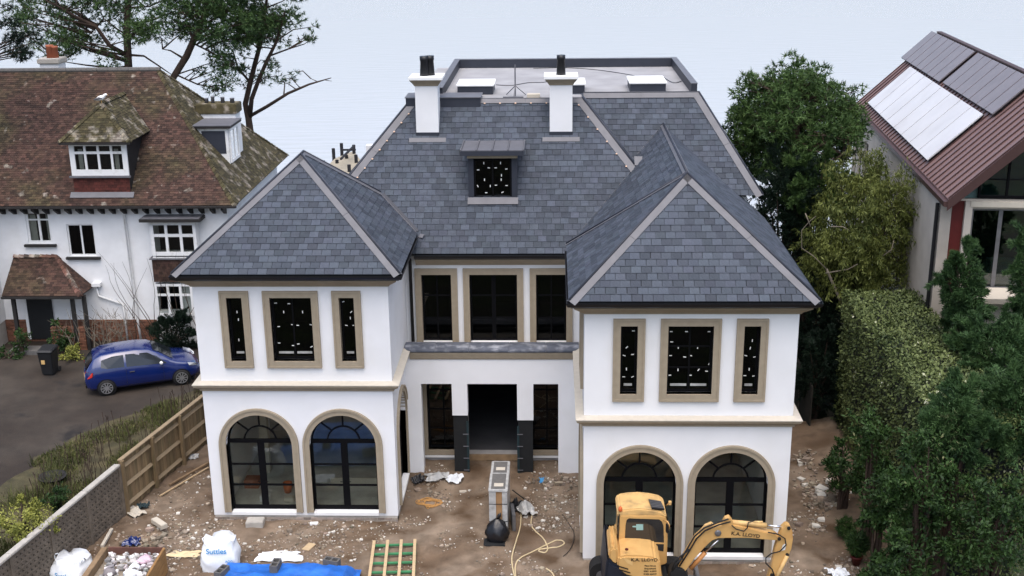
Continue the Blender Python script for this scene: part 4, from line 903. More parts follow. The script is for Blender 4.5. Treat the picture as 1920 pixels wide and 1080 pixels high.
# ================================================================== BLUE CAR AND BIN
def car():
    pr, pf = onZ(202, 741, DZ), onZ(342, 721, DZ); f = (pf-pr); f.z = 0; wb = f.length; f.normalize(); l = Vector((-f.y, f.x, 0)); sc = wb/2.6
    org = (pr+pf)/2+l*.80*sc; org.z = DZ
    T = lambda x, y, z: org+f*x*sc+l*y*sc+Vector((0, 0, z*sc))
    t = thing('car', 'small blue three-door hatchback parked on the drive of the old house', 'car', org)
    st = [(-1.99, .42, .62, .66, .60, .55), (-1.93, .30, .90, .94, .76, .70), (-1.82, .24, .98, 1.10, .82, .70), (-1.62, .22, .985, 1.36, .85, .60), (-1.35, .22, .98, 1.455, .86, .60), (-.85, .21, .965, 1.50, .86, .61), (-.2, .21, .945, 1.505, .86, .61), (.25, .21, .93, 1.46, .86, .60), (.62, .21, .92, 1.28, .86, .62), (.98, .21, .915, 1.03, .86, .68), (1.15, .21, .90, .95, .855, .70), (1.5, .22, .84, .885, .84, .66), (1.8, .24, .72, .77, .78, .58), (1.95, .28, .58, .62, .66, .5), (2.0, .36, .48, .50, .52, .45)]
    vs = []; fs = []; k = 13
    for x, zb, zbelt, zt, wb_, wt in st:
        zm = (zb+zbelt)/2
        half = [(wb_*.90, zb), (wb_*1.0, zb+.12), (wb_*1.01, zm+.05), (wb_*.975, zbelt), (wt+(wb_*.975-wt)*.10, zt-.035), (wt*.86, zt)]
        ring_ = [(y, z) for y, z in half]+[(0, zt+.012)]+[(-y, z) for y, z in reversed(half)]
        vs += [T(x, y, z) for y, z in ring_]
    n = len(st)
    for i in range(n-1):
        for j in range(k-1): fs.append((i*k+j, i*k+j+1, (i+1)*k+j+1, (i+1)*k+j))
        fs.append((i*k+k-1, i*k, (i+1)*k, (i+1)*k+k-1))
    fs += [tuple(range(k)), tuple(range((n-1)*k+k-1, (n-1)*k-1, -1))]
    o = B().add(vs, fs).build('body', 'carblue', t, True)
    # surface point at (x, fraction between belt and roof)
    xsA = [q[0] for q in st]
    def surf(x, fr, side, off=.008):
        zbelt = np.interp(x, xsA, [q[2] for q in st]); zt = np.interp(x, xsA, [q[3] for q in st]); wb_ = np.interp(x, xsA, [q[4] for q in st]); wt = np.interp(x, xsA, [q[5] for q in st])
        y0, z0 = wb_*.975, zbelt; y1, z1 = wt+(wb_*.975-wt)*.10, zt-.035
        return T(x, side*(y0+(y1-y0)*fr+off), z0+(z1-z0)*fr+.002)
    for side in (-1, 1):
        for pts in ([(-1.42, .18), (-1.2, .06), (-.62, .06), (-.62, .86), (-1.0, .86), (-1.38, .72)], [(-.55, .06), (.84, .06), (.52, .72), (.2, .87), (-.55, .87)]):
            b = B(); b.poly([surf(x, fr_, side) for x, fr_ in pts]); b.build('side_window', 'carglass', t)
    def topz(x): return np.interp(x, xsA, [q[3] for q in st])+.018
    def wtop(x): return np.interp(x, xsA, [q[5] for q in st])*.86
    b = B()
    for xa, xb in ((.40, .62), (.62, .98), (.98, 1.08)): b.poly([T(xa, -wtop(xa), topz(xa)), T(xb, -wtop(xb), topz(xb)), T(xb, 0, topz(xb)+.012), T(xb, wtop(xb), topz(xb)), T(xa, wtop(xa), topz(xa)), T(xa, 0, topz(xa)+.012)])
    b.build('windscreen', 'carglass', t)
    b = B(); 
    for xa, xb in ((-1.92, -1.82), (-1.82, -1.66)): b.poly([T(xa-.012, -wtop(xa)*.98, topz(xa)), T(xb-.012, -wtop(xb)*.98, topz(xb)), T(xb-.012, wtop(xb)*.98, topz(xb)), T(xa-.012, wtop(xa)*.98, topz(xa))])
    b.build('rear_window', 'carglass', t)
    for side in (-1, 1):
        b = B(); b.poly([T(-1.955, side*.55, .72), T(-1.955, side*.55, .92), T(-1.885, side*.80, .97), T(-1.70, side*.868, .93), T(-1.74, side*.872, .78), T(-1.90, side*.80, .70)]); b.build('tail_light', 'tail', t)
        b = B(); b.poly([T(1.55, side*.852, .86), T(1.80, side*.80, .79), T(1.93, side*.66, .68), T(1.93, side*.55, .62), T(1.84, side*.74, .66), T(1.60, side*.868, .74)]); b.build('headlight', 'lamp', t)
        b = B(); b.tube([T(.62, side*.86, .97), T(.64, side*.95, 1.0), T(.66, side*1.02, 1.01)], [.03, .07, .045], 8); b.build('mirror', 'whitegloss', t, True)
        B().obox(T(-.38, side*.885, .80), f, l, (0, 0, 1), .18, .025, .03).build('door_handle', 'chrome', t)
        b = B(); 
        for xx in (-.58, .70): b.beam(T(xx, side*.874, .34), T(xx, side*.858, .93), .008, .008)
        b.build('door_gap', 'black', t, kind='stuff')
        for x in (-1.3, 1.3):
            c = T(x, side*.80, .30); ax = l*side
            wh = B().lathe(c-ax*.10*sc, [(.22*sc, 0), (.295*sc, .02*sc), (.30*sc, .10*sc), (.295*sc, .17*sc), (.22*sc, .19*sc)], 24, ax).build('wheel', 'rubber', t, True)
            B().lathe(c-ax*.10*sc, [(.33*sc, .0), (.335*sc, .168*sc), (.30*sc, .168*sc), (.30*sc, .0)], 24, ax).build('wheel_arch', 'black', wh)
            rim = B(); rim.lathe(c+ax*.085*sc, [(.05*sc, .0), (.05*sc, .015*sc), (.03*sc, .018*sc)], 10, ax)
            for q in range(10):
                a = 2*math.pi*q/10; dv = f*math.cos(a)+Vector((0, 0, math.sin(a))); rim.beam(c+ax*.09*sc+dv*.03*sc, c+ax*.09*sc+dv*.195*sc, .035*sc, .015*sc, up=ax)
            for q in range(20):
                a, a2 = 2*math.pi*q/20, 2*math.pi*(q+1)/20; rim.beam(c+ax*.09*sc+(f*math.cos(a)+Vector((0, 0, math.sin(a))))*.2*sc, c+ax*.09*sc+(f*math.cos(a2)+Vector((0, 0, math.sin(a2))))*.2*sc, .02*sc, .025*sc, up=ax)
            rim.build('alloy_rim', 'alloy', wh)
    B().obox(T(-2.0, 0, .55), l, f, (0, 0, 1), .5*sc, .012, .11*sc).build('number_plate', 'yellowpale', t); B().obox(T(-1.965, 0, .36), l, f, (0, 0, 1), 1.3*sc, .06, .10*sc).build('bumper_trim', 'black', t)
car()
p = onZ(95, 700, DZ); t = thing('wheelie_bin', 'black wheelie bin standing in front of the old porch', 'bin', p)
b = B(); v = []
for z, hw_, hd in ((.02, .22, .24), (.98, .28, .34)): v += [(p.x-hw_, p.y-hd, DZ+z), (p.x+hw_, p.y-hd, DZ+z), (p.x+hw_, p.y+hd, DZ+z), (p.x-hw_, p.y+hd, DZ+z)]
b.add(v, [(3, 2, 1, 0), (4, 5, 6, 7), (0, 1, 5, 4), (1, 2, 6, 5), (2, 3, 7, 6), (3, 0, 4, 7)]); b.build('body', 'bin', t, bevel=.03)
b = B(); b.add([(p.x-.31, p.y-.38, DZ+.985), (p.x+.31, p.y-.38, DZ+.985), (p.x+.31, p.y+.36, DZ+.985), (p.x-.31, p.y+.36, DZ+.985), (p.x-.26, p.y-.3, DZ+1.05), (p.x+.26, p.y-.3, DZ+1.05), (p.x+.28, p.y+.34, DZ+1.09), (p.x-.28, p.y+.34, DZ+1.09)], [(3, 2, 1, 0), (4, 5, 6, 7), (0, 1, 5, 4), (1, 2, 6, 5), (2, 3, 7, 6), (3, 0, 4, 7)]); b.build('lid', 'bin', t, bevel=.02)
B().tube([(p.x-.26, p.y+.40, DZ+.98), (p.x+.26, p.y+.40, DZ+.98)], .02, 6).build('handle', 'bin', t)
for s in (-1, 1): B().lathe((p.x+s*.25-.03, p.y+.26, DZ+.1), [(.10, 0), (.10, .06)], 14, (1, 0, 0)).build('wheel', 'rubber', t)
B().box((p.x-.16, p.y-.335, DZ+.5), (p.x-.02, p.y-.318, DZ+.66)).build('label_sticker', 'yellowpale', t)
# ================================================================== MODERN HOUSE (right)
HR = thing('modern_house', 'modern gabled house with brown metal roof and solar panels on the right', 'house', (24, 12, 0))
an = R_(4.93); dD = Vector((math.sin(an), math.cos(an), 0)); cC = Vector((math.cos(an), -math.sin(an), 0)); ZZ = Vector((0, 0, 1))
E0 = Vector((22.42, 4.0, 8.73)); LEN = 18.6; hwR = 3.35; pit = R_(43.5); rise = hwR*math.tan(pit)
q = lambda a, c, z: E0+dD*a+cC*c+ZZ*z
sl_n = (dD.cross(cC*math.cos(pit)+ZZ*math.sin(pit))); sl_n = -sl_n if sl_n.z < 0 else sl_n; sl_n.normalize(); sv = cC*math.cos(pit)+ZZ*math.sin(pit); SL = hwR/math.cos(pit)
b = B(); b.prism([q(0, 0, 0), q(0, hwR, rise), q(0, 2*hwR, 0), q(0, 2*hwR, -.24), q(0, hwR, rise-.30), q(0, 0, -.24)], dD*LEN); RR = b.build('roof', 'metalroof', HR)
b = B(); b.prism([q(-.03, -.05, .0), q(-.03, hwR, rise+.05), q(-.03, 2*hwR+.05, 0), q(-.03, 2*hwR+.05, -.34), q(-.03, hwR, rise-.42), q(-.03, -.05, -.34)], dD*.028); b.build('verge_board', 'metalroofdark', HR)
k = 0; a = .12
while a < LEN: B().obox(q(a, 0, 0)+sv*SL/2+sl_n*.022, dD, sv, sl_n, .028, SL-.02, .045).build('standing_seam', 'metalroofdark', RR); a += .46
B().beam(q(0, hwR, rise+.03), q(LEN, hwR, rise+.03), .2, .06).build('ridge_cap', 'metalroofdark', RR)
b = B(); b.prism([q(0, -.02, -.05), q(0, -.16, -.05), q(0, -.16, -.20), q(0, -.02, -.24)], dD*LEN); b.build('gutter', 'metalroofdark', HR)
def rp(px, py, lift=0): return onP(px, py, tuple(E0), tuple(sl_n))+sl_n*lift
def array(corners, ncol, mat, lift, nrow=1):
    C = [rp(*c) for c in corners]
    # square the array up in the slope's own axes
    uv = [((c-E0).dot(dD), (c-E0).dot(sv)) for c in C]; a0 = (uv[0][0]+uv[3][0])/2; a1 = (uv[1][0]+uv[2][0])/2; v1 = (uv[0][1]+uv[1][1])/2; v0 = (uv[2][1]+uv[3][1])/2
    lo, hi = min(a0, a1), max(a0, a1); v1 = min(v1, SL-.12)
    for i in range(ncol):
        for j in range(nrow):
            gp_ = .042; x0, x1 = lo+(hi-lo)*i/ncol+gp_, lo+(hi-lo)*(i+1)/ncol-gp_; y0, y1 = v0+(v1-v0)*j/nrow+.01, v0+(v1-v0)*(j+1)/nrow-.01
            pn = B().obox(E0+dD*(x0+x1)/2+sv*(y0+y1)/2+sl_n*(lift+.02), dD, sv, sl_n, x1-x0, y1-y0, .04).build('solar_panel', mat, HR)
    B().obox(E0+dD*(lo+hi)/2+sv*(v0+v1)/2+sl_n*(lift-.012), dD, sv, sl_n, hi-lo, v1-v0, .02).build('array_backing', 'black', HR)
    rl = B()
    for fy in (.2, .8): rl.obox(E0+dD*(lo+hi)/2+sv*(v0+(v1-v0)*fy)+sl_n*(lift-.03), dD, sv, sl_n, hi-lo+.1, .05, .06)
    rl.build('mounting_rails', 'black', HR, kind='stuff')
    return lo, hi, v0, v1
array([(1748, 60), (1836, 96), (1766, 158), (1695, 114)], 7, 'panel', .10); array([(1841, 98), (1940, 142), (1878, 227), (1772, 161)], 7, 'panel', .10); array([(1706, 128), (1848, 216), (1748, 305), (1630, 201)], 8, 'panelglare', .10)
# walls: long side, gable with glazing
def wq(a, c, z): return q(a, c, z)
bz = -E0.z-.3
b = B(); wall_face(b, q(LEN-.5, -.06, -E0.z), -dD, -cC, 0, LEN-1.2, -.3, 8.48, [('rect', .3, 1.1, 4.5, 7.7), ('rect', 1.5, 2.4, 4.5, 7.7), ('rect', 3.0, 3.9, 4.5, 7.7)], .3); b.build('wall', 'housewall', HR)
for a, e in ((.3, 1.1), (1.5, 2.4), (3.0, 3.9)): rect_window(q(LEN-.5, -.06, -E0.z), -dD, -cC, a, e, 4.5, 7.7, sur=0, fmat='frame', glass='glasssea', parent=HR, depth=.12)
GO = q(.70, 0, -E0.z)       # gable wall
b = B(); gm = 2*hwR-.9
wall_face(b, GO, cC, -dD, -.06, 2*hwR+.06, -.3, 8.62, [('rect', .9, gm, 5.62, 8.30)], .28)
b.build('gable_wall', 'housewall', HR)
rect_window(GO, cC, -dD, .9, gm, 5.62, 8.30, sur=0, vb=((.185, .12), (.42, .12), (.65, .12), (.83, .12)), fmat='steel', glass='glasssea', parent=HR, depth=.14, fr=.08, name='sliding_door')
ug = lambda c_: E0.z+min(c_, 2*hwR-c_)*math.tan(pit)-.55
b = B(); b.prism([GO+cC*1.0+ZZ*8.66-dD*.01, GO+cC*(2*hwR-1.0)+ZZ*8.66-dD*.01, GO+cC*(2*hwR-1.0)+ZZ*ug(1.0)-dD*.01, GO+cC*hwR+ZZ*ug(hwR)-dD*.01, GO+cC*1.0+ZZ*ug(1.0)-dD*.01], dD*.01); gw = b.build('gable_window', 'glasssea', HR)
for c_ in (1.03, 1.85, hwR, 2*hwR-1.85): B().beam(GO+cC*c_+ZZ*8.66-dD*.03, GO+cC*c_+ZZ*(ug(c_)+.04)-dD*.03, .07, .06).build('mullion', 'frame', gw)
for z_, h_ in ((8.70, .09), (9.25, .03)): B().beam(GO+cC*1.0+ZZ*z_-dD*.035, GO+cC*(2*hwR-1.0)+ZZ*z_-dD*.035, .05, h_).build('transom', 'frame', gw)
b = B(); b.prism([GO+cC*-.06+ZZ*8.62+dD*.1, GO+cC*(2*hwR+.06)+ZZ*8.62+dD*.1, GO+cC*hwR+ZZ*(E0.z+rise-.32)+dD*.1], dD*.05); b.build('gable_backing', 'sealining', HR)
B().obox(GO+cC*(.9+gm)/2+ZZ*8.47-dD*.06, cC, dD, ZZ, gm-.7, .12, .17).build('beam', 'stonepale', HR)
B().obox(GO+cC*.455+ZZ*6.9-dD*.012, cC, dD, ZZ, .36, .02, 3.3).build('red_panel', 'redpanel', HR); B().obox(GO+cC*.76+ZZ*6.9-dD*.05, cC, dD, ZZ, .22, .10, 3.3).build('pilaster', 'housewall', HR)
B().tube([q(.85, -.14, -.3), q(.85, -.14, -8.7)], .06, 8).build('downpipe', 'black', HR)
B().box(tuple(q(3.6, .8, -3.2)), tuple(q(3.7, 5.6, .0)+Vector((0, .1, 0)))).build('interior_wall', 'darkroom', HR); B().obox(q(2.2, hwR, -3.05), cC, dD, ZZ, 5.4, 2.4, .1).build('interior_floor', 'intfloor', HR)
t_ = B().obox(q(1.7, 2.3, -2.6), cC, dD, ZZ, 1.1, .7, .5).build('sofa', 'plaster', HR, bevel=.08)
B().obox(GO+cC*hwR+ZZ*5.66-dD*.6, cC, dD, ZZ, 5.6, 1.2, .16).build('terrace_slab', 'stonepale', HR); B().obox(GO+cC*hwR+ZZ*2.6-dD*.3, cC, dD, ZZ, 5.3, .6, 5.8).build('terrace_base', 'housewall', HR)
# ================================================================== VEGETATION
def unit(v): return v/np.maximum(np.linalg.norm(v, axis=-1, keepdims=True), 1e-9)
def tufts(C, D, r, n=9, wid=.02, spread=.9, up=.25):
    """needle tufts: n blades fan out of every point in C around direction D"""
    C = np.repeat(np.asarray(C), n, 0); D = np.repeat(np.asarray(D), n, 0); m_ = len(C)
    d = unit(D+rng.normal(0, spread, (m_, 3))+[0, 0, up]); L = r*rng.uniform(.55, 1.1, (m_, 1)); s = unit(np.cross(d, rng.normal(0, 1, (m_, 3))))*wid
    V = np.stack([C-s, C+s, C+d*L+s*.25], 1).reshape(-1, 3); return V, np.arange(m_*3).reshape(-1, 3)
def leafquads(C, size, asp=.5, nrm_=None, flat=.0, hang=0.):
    C = np.asarray(C); m_ = len(C); a = rng.normal(0, 1, (m_, 3))
    if hang: a = a*(1-hang)+np.array([0, 0, -1.6])*hang
    a = unit(a); b = rng.normal(0, 1, (m_, 3))
    if nrm_ is not None: b = np.cross(a, unit(nrm_+rng.normal(0, 1-flat, (m_, 3))))
    b = unit(b-a*(b*a).sum(1, keepdims=True)); L = size*rng.uniform(.6, 1.3, (m_, 1))
    V = np.stack([C, C+a*L*.5+b*L*asp*.5, C+a*L, C+a*L*.5-b*L*asp*.5], 1).reshape(-1, 3); return V, np.arange(m_*4).reshape(-1, 4)
def ball(c, rad, n, shell=.0):
    d = unit(rng.normal(0, 1, (n, 3))); r = rng.uniform(shell**3, 1, (n, 1))**(1/3); return np.asarray(c)+d*r*np.asarray(rad), d
def near_on(paths, P, below=.35):
    best = None
    for pts in paths:
        for i in range(len(pts)-1):
            for t in np.linspace(0, 1, 6):
                q_ = Vector(pts[i]).lerp(Vector(pts[i+1]), t); dd = (q_-P).length; cost = abs(q_.z-(P.z-below*math.hypot(q_.x-P.x, q_.y-P.y)))+.25*dd
                if best is None or cost < best[0]: best = (cost, q_)
    return best[1]
def pine(name, label, trunks, clusters, mat, tuft=.26, per=30, blades=9, wid=.018, limbs=(), bark='bark', group=None, below=.3, loc=None, flat=.55):
    base = Vector(trunks[0][0][0]) if loc is None else Vector(loc)
    t = thing(name, label, 'tree', base, group); b = B(); paths = []
    for pts, rs in trunks: b.tube(pts, rs, 8); paths.append([Vector(p) for p in pts])
    for pts, rs in limbs: b.tube(pts, rs, 6); paths.append([Vector(p) for p in pts])
    CC = []; DD = []
    for P, r in clusters:
        P = Vector(P); a = near_on(paths, P, below); mid = a.lerp(P, .5)+Vector((random.uniform(-.2, .2), random.uniform(-.2, .2), random.uniform(-.15, .25))); L = (P-a).length
        b.tube([a, mid, P], [.018+.013*L, .014+.007*L, .012], 5, False)
        for _ in range(3):
            e = P+Vector((random.uniform(-r, r), random.uniform(-r, r), random.uniform(-.4, .5)*r)); b.tube([mid.lerp(P, random.uniform(.3, 1)), e], [.014, .007], 4, False)
        c, d = ball(P, (r, r, r*flat), max(4, int(per*(r/.55)**2))); CC.append(c); DD.append(d*.8)
    b.build('trunk', bark, t, True); V, Fc = tufts(np.concatenate(CC), np.concatenate(DD), tuft, blades, wid)
    np_mesh('crown', V, Fc, mat, t, kind='stuff'); return t
def px_cluster(poly_px, n, Y, dy, r0, r1):
    out = []
    xs = [p[0] for p in poly_px]; ys = [p[1] for p in poly_px]
    def inside(x, y):
        c = False; k = len(poly_px)
        for i in range(k):
            (x0, y0), (x1, y1) = poly_px[i], poly_px[(i+1) % k]
            if (y0 > y) != (y1 > y) and x < (x1-x0)*(y-y0)/(y1-y0)+x0: c = not c
        return c
    while len(out) < n:
        x, y = random.uniform(min(xs), max(xs)), random.uniform(min(ys), max(ys))
        if inside(x, y): out.append((onY(x, y, Y+random.uniform(-dy, dy)), random.uniform(r0, r1)))
    return out
GP = 'pines behind the old house'
Y1 = 26.
tr = [onY(242, 260, Y1), onY(241, 130, Y1), onY(238, 60, Y1), onY(240, 0, Y1), onY(236, -80, Y1)]; tr[0].z = -.5
lim = [([onY(240, 105, Y1), onY(205, 85, Y1-.5), onY(180, 50, Y1-.8), onY(130, 25, Y1-1), onY(90, 0, Y1-1.2)], [.13, .11, .09, .06, .03]), ([onY(240, 125, Y1), onY(215, 128, Y1), onY(160, 122, Y1), onY(115, 115, Y1)], [.08, .06, .04, .02]), ([onY(241, 103, Y1), onY(270, 105, Y1), onY(300, 125, Y1), onY(322, 140, Y1)], [.07, .05, .04, .02]), ([onY(240, 66, Y1), onY(220, 55, Y1), onY(195, 35, Y1), onY(165, 68, Y1)], [.06, .05, .04, .02]), ([onY(238, 45, Y1), onY(280, 40, Y1), onY(330, 20, Y1)], [.07, .05, .03]), ([onY(238, 15, Y1), onY(280, 12, Y1), onY(330, -10, Y1)], [.06, .04, .03])]
pine('pine_tree', 'tall pine with an upright trunk rising behind the old tiled roof ridge', [(tr, [.25, .2, .18, .15, .12])], px_cluster([(30, -80), (310, -80), (310, 40), (280, 90), (210, 118), (110, 128), (70, 95), (25, 60)], 92, Y1, 2.2, .4, .85), 'pine', limbs=lim, group=GP, per=26, wid=.021, flat=.8)
Y2 = 25.
tr = [onY(300, 260, Y2), onY(322, 150, Y2), onY(350, 105, Y2), onY(372, 55, Y2), onY(392, 10, Y2), onY(410, -60, Y2)]; tr[0].z = -.5
lim = [([onY(345, 110, Y2), onY(320, 95, Y2), onY(305, 92, Y2)], [.06, .04, .02]), ([onY(360, 80, Y2), onY(400, 100, Y2), onY(440, 120, Y2)], [.05, .04, .02]), ([onY(330, 140, Y2), onY(370, 158, Y2), onY(420, 168, Y2)], [.05, .04, .02])]
pine('pine_tree', 'pine with a leaning trunk rising behind the right end of the old roof', [(tr, [.25, .18, .165, .15, .13, .1])], px_cluster([(300, -80), (470, -80), (470, 50), (440, 80), (380, 75), (330, 85), (290, 70)], 76, Y2, 2., .45, .9)+px_cluster([(380, 90), (440, 95), (450, 165), (400, 172), (360, 140)], 20, Y2, 1.2, .25, .45), 'pine', limbs=lim, group=GP, per=30, wid=.021, flat=.8)
Y3 = 27.
tr = [onY(470, 330, Y3), onY(469, 245, Y3), onY(466, 222, Y3), onY(460, 195, Y3), onY(468, 160, Y3), onY(478, 120, Y3), onY(490, 75, Y3), onY(500, 0, Y3), onY(505, -60, Y3)]; tr[0].z = -.6
tr2 = [onY(468, 220, Y3), onY(472, 185, Y3-.3), onY(485, 150, Y3-.5), onY(500, 115, Y3-.5), onY(520, 75, Y3-.6), onY(535, 20, Y3-.6)]
lim = [([onY(470, 217, Y3), onY(500, 200, Y3-.5), onY(540, 175, Y3-.8), onY(580, 158, Y3-1), onY(621, 146, Y3-1.1)], [.09, .085, .07, .05, .02]), ([onY(562, 164, Y3-.9), onY(552, 153, Y3-.9)], [.03, .012]), ([onY(595, 153, Y3-1), onY(580, 146, Y3-1)], [.025, .01]), ([onY(608, 150, Y3-1), onY(622, 152, Y3-1)], [.02, .01]), ([onY(465, 150, Y3), onY(445, 125, Y3), onY(437, 95, Y3)], [.07, .05, .03]), ([onY(505, 105, Y3-.5), onY(540, 92, Y3-.5), onY(565, 80, Y3-.5)], [.05, .04, .02])]
pine('pine_tree', 'forked pine with a long bare branch reaching over the water', [(tr, [.22, .18, .17, .14, .13, .12, .1, .07, .05]), (tr2, [.13, .11, .1, .09, .07, .05])], px_cluster([(440, -80), (570, -80), (570, 15), (548, 70), (500, 85), (440, 75), (420, 30)], 80, Y3, 2., .4, .85)+px_cluster([(400, 95), (460, 100), (465, 160), (410, 150)], 12, Y3, 1.2, .25, .4)+px_cluster([(495, 95), (560, 120), (555, 148), (495, 165), (480, 140)], 14, Y3, 1., .22, .38)+px_cluster([(560, 45), (596, 45), (590, 75), (560, 78)], 6, Y3, .5, .2, .35), 'pine', limbs=lim, group=GP, per=30, wid=.021, flat=.8)
Y4 = 15.
base = onY(-90, 420, Y4); base.z = DZ
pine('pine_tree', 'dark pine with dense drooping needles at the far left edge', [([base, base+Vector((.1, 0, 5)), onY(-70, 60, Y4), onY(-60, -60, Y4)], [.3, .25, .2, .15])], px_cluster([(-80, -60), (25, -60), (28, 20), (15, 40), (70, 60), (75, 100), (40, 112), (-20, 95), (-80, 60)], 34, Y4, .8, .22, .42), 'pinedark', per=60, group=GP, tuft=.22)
# big pine right of the new house
YR = 13.; base = onY(1500, 560, YR); base.z = -.3; mid_ = onY(1495, 300, YR)
cl = []
for k in range(150):
    c, d = ball(onY(1490, 243, YR), (2.5, 2.2, 2.15), 1, .45); cl.append((Vector(c[0]), random.uniform(.4, .7)))
cl += px_cluster([(1375, 240), (1420, 215), (1430, 330), (1385, 330)], 14, YR, 1., .35, .5)+px_cluster([(1560, 200), (1618, 160), (1600, 220), (1625, 245), (1580, 270)], 16, YR, 1., .3, .45)+px_cluster([(1380, 150), (1440, 118), (1500, 112), (1560, 150), (1500, 190)], 18, YR, 1.2, .35, .55)
pine('pine_tree', 'broad dense green pine between the slate roof and the modern house', [([base, base+Vector((0, 0, 3)), mid_, onY(1488, 200, YR)], [.34, .3, .24, .12])], cl, 'pinegreen', tuft=.24, per=40, wid=.022, blades=9, limbs=[([mid_, onY(1545, 270, YR-1.5), onY(1580, 290, YR-1.8)], [.1, .07, .04]), ([onY(1565, 300, YR-2), onY(1590, 282, YR-2), onY(1592, 262, YR-2)], [.05, .045, .03])], flat=.75)
def bush(name, label, px, py, Y, rx, ry, rz, mat, n, size=.1, kind='quad', asp=.5, group=None, zground=None, clump=.45, hang=0., cat='shrub', per=None, lumps=None, bark='bark', tuft=.22):
    c = onY(px, py, Y); gz_ = zground if zground is not None else -.3
    t = thing(name, label, cat, (c.x, c.y, gz_), group); b = B(); K = lumps or max(10, int(rx*ry*rz*8)+10)
    cc, dd = ball(c, (rx*.95, ry*.95, rz*1.0), K, .45); cc[:, 2] += np.where(dd[:, 2] > 0, rng.uniform(-.15, .45, K)*rz*.5, 0); r0_ = clump*min(1.2, max(.6, (rx+rz)/3)); C = []; D = []
    for p_, d_ in zip(cc, dd):
        r = r0_*random.uniform(.55, 1.25)
        b.tube([Vector((c.x+random.uniform(-.15, .15), c.y, gz_)), Vector((c.x, c.y, max(gz_+.2, c.z-rz*.5))).lerp(Vector(p_), .4), Vector(p_)], [.05, .03, .01], 5, False)
        for _ in range(7):
            dv = unit(np.array(d_)*.7+rng.normal(0, .55, 3)+[0, 0, .35-hang*1.2]); L_ = r*random.uniform(.7, 1.9); m_ = max(3, n//(K*7)); tt = rng.random(m_)[:, None]
            st_ = np.asarray(p_)+rng.normal(0, r*.35, 3)-dv*L_*.3; sag = np.array([0, 0, -.18*L_])
            C.append(st_+dv*L_*tt+sag*tt**2+rng.normal(0, 1, (m_, 3))*(r*.16*(1.15-tt))); D.append(np.tile(dv*1.1, (m_, 1))+rng.normal(0, .25, (m_, 3)))
    q_, e_ = ball(c, (rx*.8, ry*.8, rz*.8), n//5, .2); C.append(q_); D.append(e_)
    C = np.concatenate(C); D = np.concatenate(D); ok = C[:, 2] > gz_+.05; C, D = C[ok], D[ok]
    b.build('stems', bark, t, True)
    if kind == 'quad': V, Fc = leafquads(C, size, asp, D, .45, hang)
    else: V, Fc = tufts(C, D*.9, tuft*.85, 7, .016, .5, .2)
    np_mesh('foliage', V, Fc, mat, t, kind='stuff'); return t
def hedge():
    x0, x1, y0, y1, z0, z1 = 20.05, 22.5, -4.2, 6.6, -.2, 5.0
    t = thing('clipped_hedge', 'tall clipped hedge with pale flat top running beside the new house', 'hedge', (21.2, 1.2, -.2)); B().box((x0+.22, y0+.2, z0), (x1-.2, y1-.2, z1-.2)).build('dark_core', 'blackmatt', t)  # plain black box added as the dark inside of the hedge
    def face(n, f): u, v, w_ = rng.random(n), rng.random(n), rng.random(n)**2; return f(u, v, w_)
    bumps = lambda a, b_: .12*(vnoise(a*1.3+30, b_*1.3+30, 8)-.5)+.06*(vnoise(a*4+30, b_*4+30, 9)-.5)
    top = face(15000, lambda u, v, w_: np.stack([x0+(x1-x0)*u, y0+(y1-y0)*v, z1-.22*w_+bumps(x0+3*u, y0+10*v)], 1))
    lf = face(17000, lambda u, v, w_: np.stack([x0+.25*w_+bumps(10*u+5, 5*v+3), y0+(y1-y0)*u, z0+(z1-z0)*v], 1)); fr_ = face(4000, lambda u, v, w_: np.stack([x0+(x1-x0)*u, y0+.25*w_, z0+(z1-z0)*v], 1)); bk_ = face(2500, lambda u, v, w_: np.stack([x0+(x1-x0)*u, y1-.25*w_, z0+(z1-z0)*v], 1)); rt = face(4000, lambda u, v, w_: np.stack([x1-.25*w_, y0+(y1-y0)*u, z0+(z1-z0)*v], 1))
    C = np.concatenate([top, lf, fr_, bk_, rt]); Nn = np.concatenate([np.tile(n, (len(a), 1)) for a, n in ((top, (0, 0, 1.)), (lf, (-1., 0, 0)), (fr_, (0, -1., 0)), (bk_, (0, 1., 0)), (rt, (1., 0, 0)))])
    V, Fc = leafquads(C, .105, .6, Nn, .3); np_mesh('leaves', V, Fc, 'hedge', t, kind='stuff')
hedge()
ol = bush('olive_tree', 'olive-green weeping shrub tree in front of the modern house wall', 1622, 440, 9., 2.35, 1.6, 2.35, 'olive', 46000, .16, asp=.22, hang=.5, lumps=80, cat='tree', zground=-.3, bark='bark', clump=.62)
b = B()
for pts in ([(1550, 505), (1525, 480), (1503, 465), (1503, 432), (1518, 415), (1530, 405)], [(1520, 425), (1510, 400)], [(1548, 512), (1590, 505), (1608, 495)], [(1655, 480), (1672, 468), (1676, 450)], [(1558, 425), (1580, 425), (1592, 432)]):
    b.tube([onY(x, y, 7.45) for x, y in pts], [.022-.003*i for i in range(len(pts))], 6)
b.tube([onY(1550, 505, 7.45), Vector((21, 9, 3.0)), Vector((21.3, 9, -.3))], [.04, .07, .12], 6); b.build('pale_branches', 'barkpale', ol, True)
GB = 'garden conifers beyond the hedge'
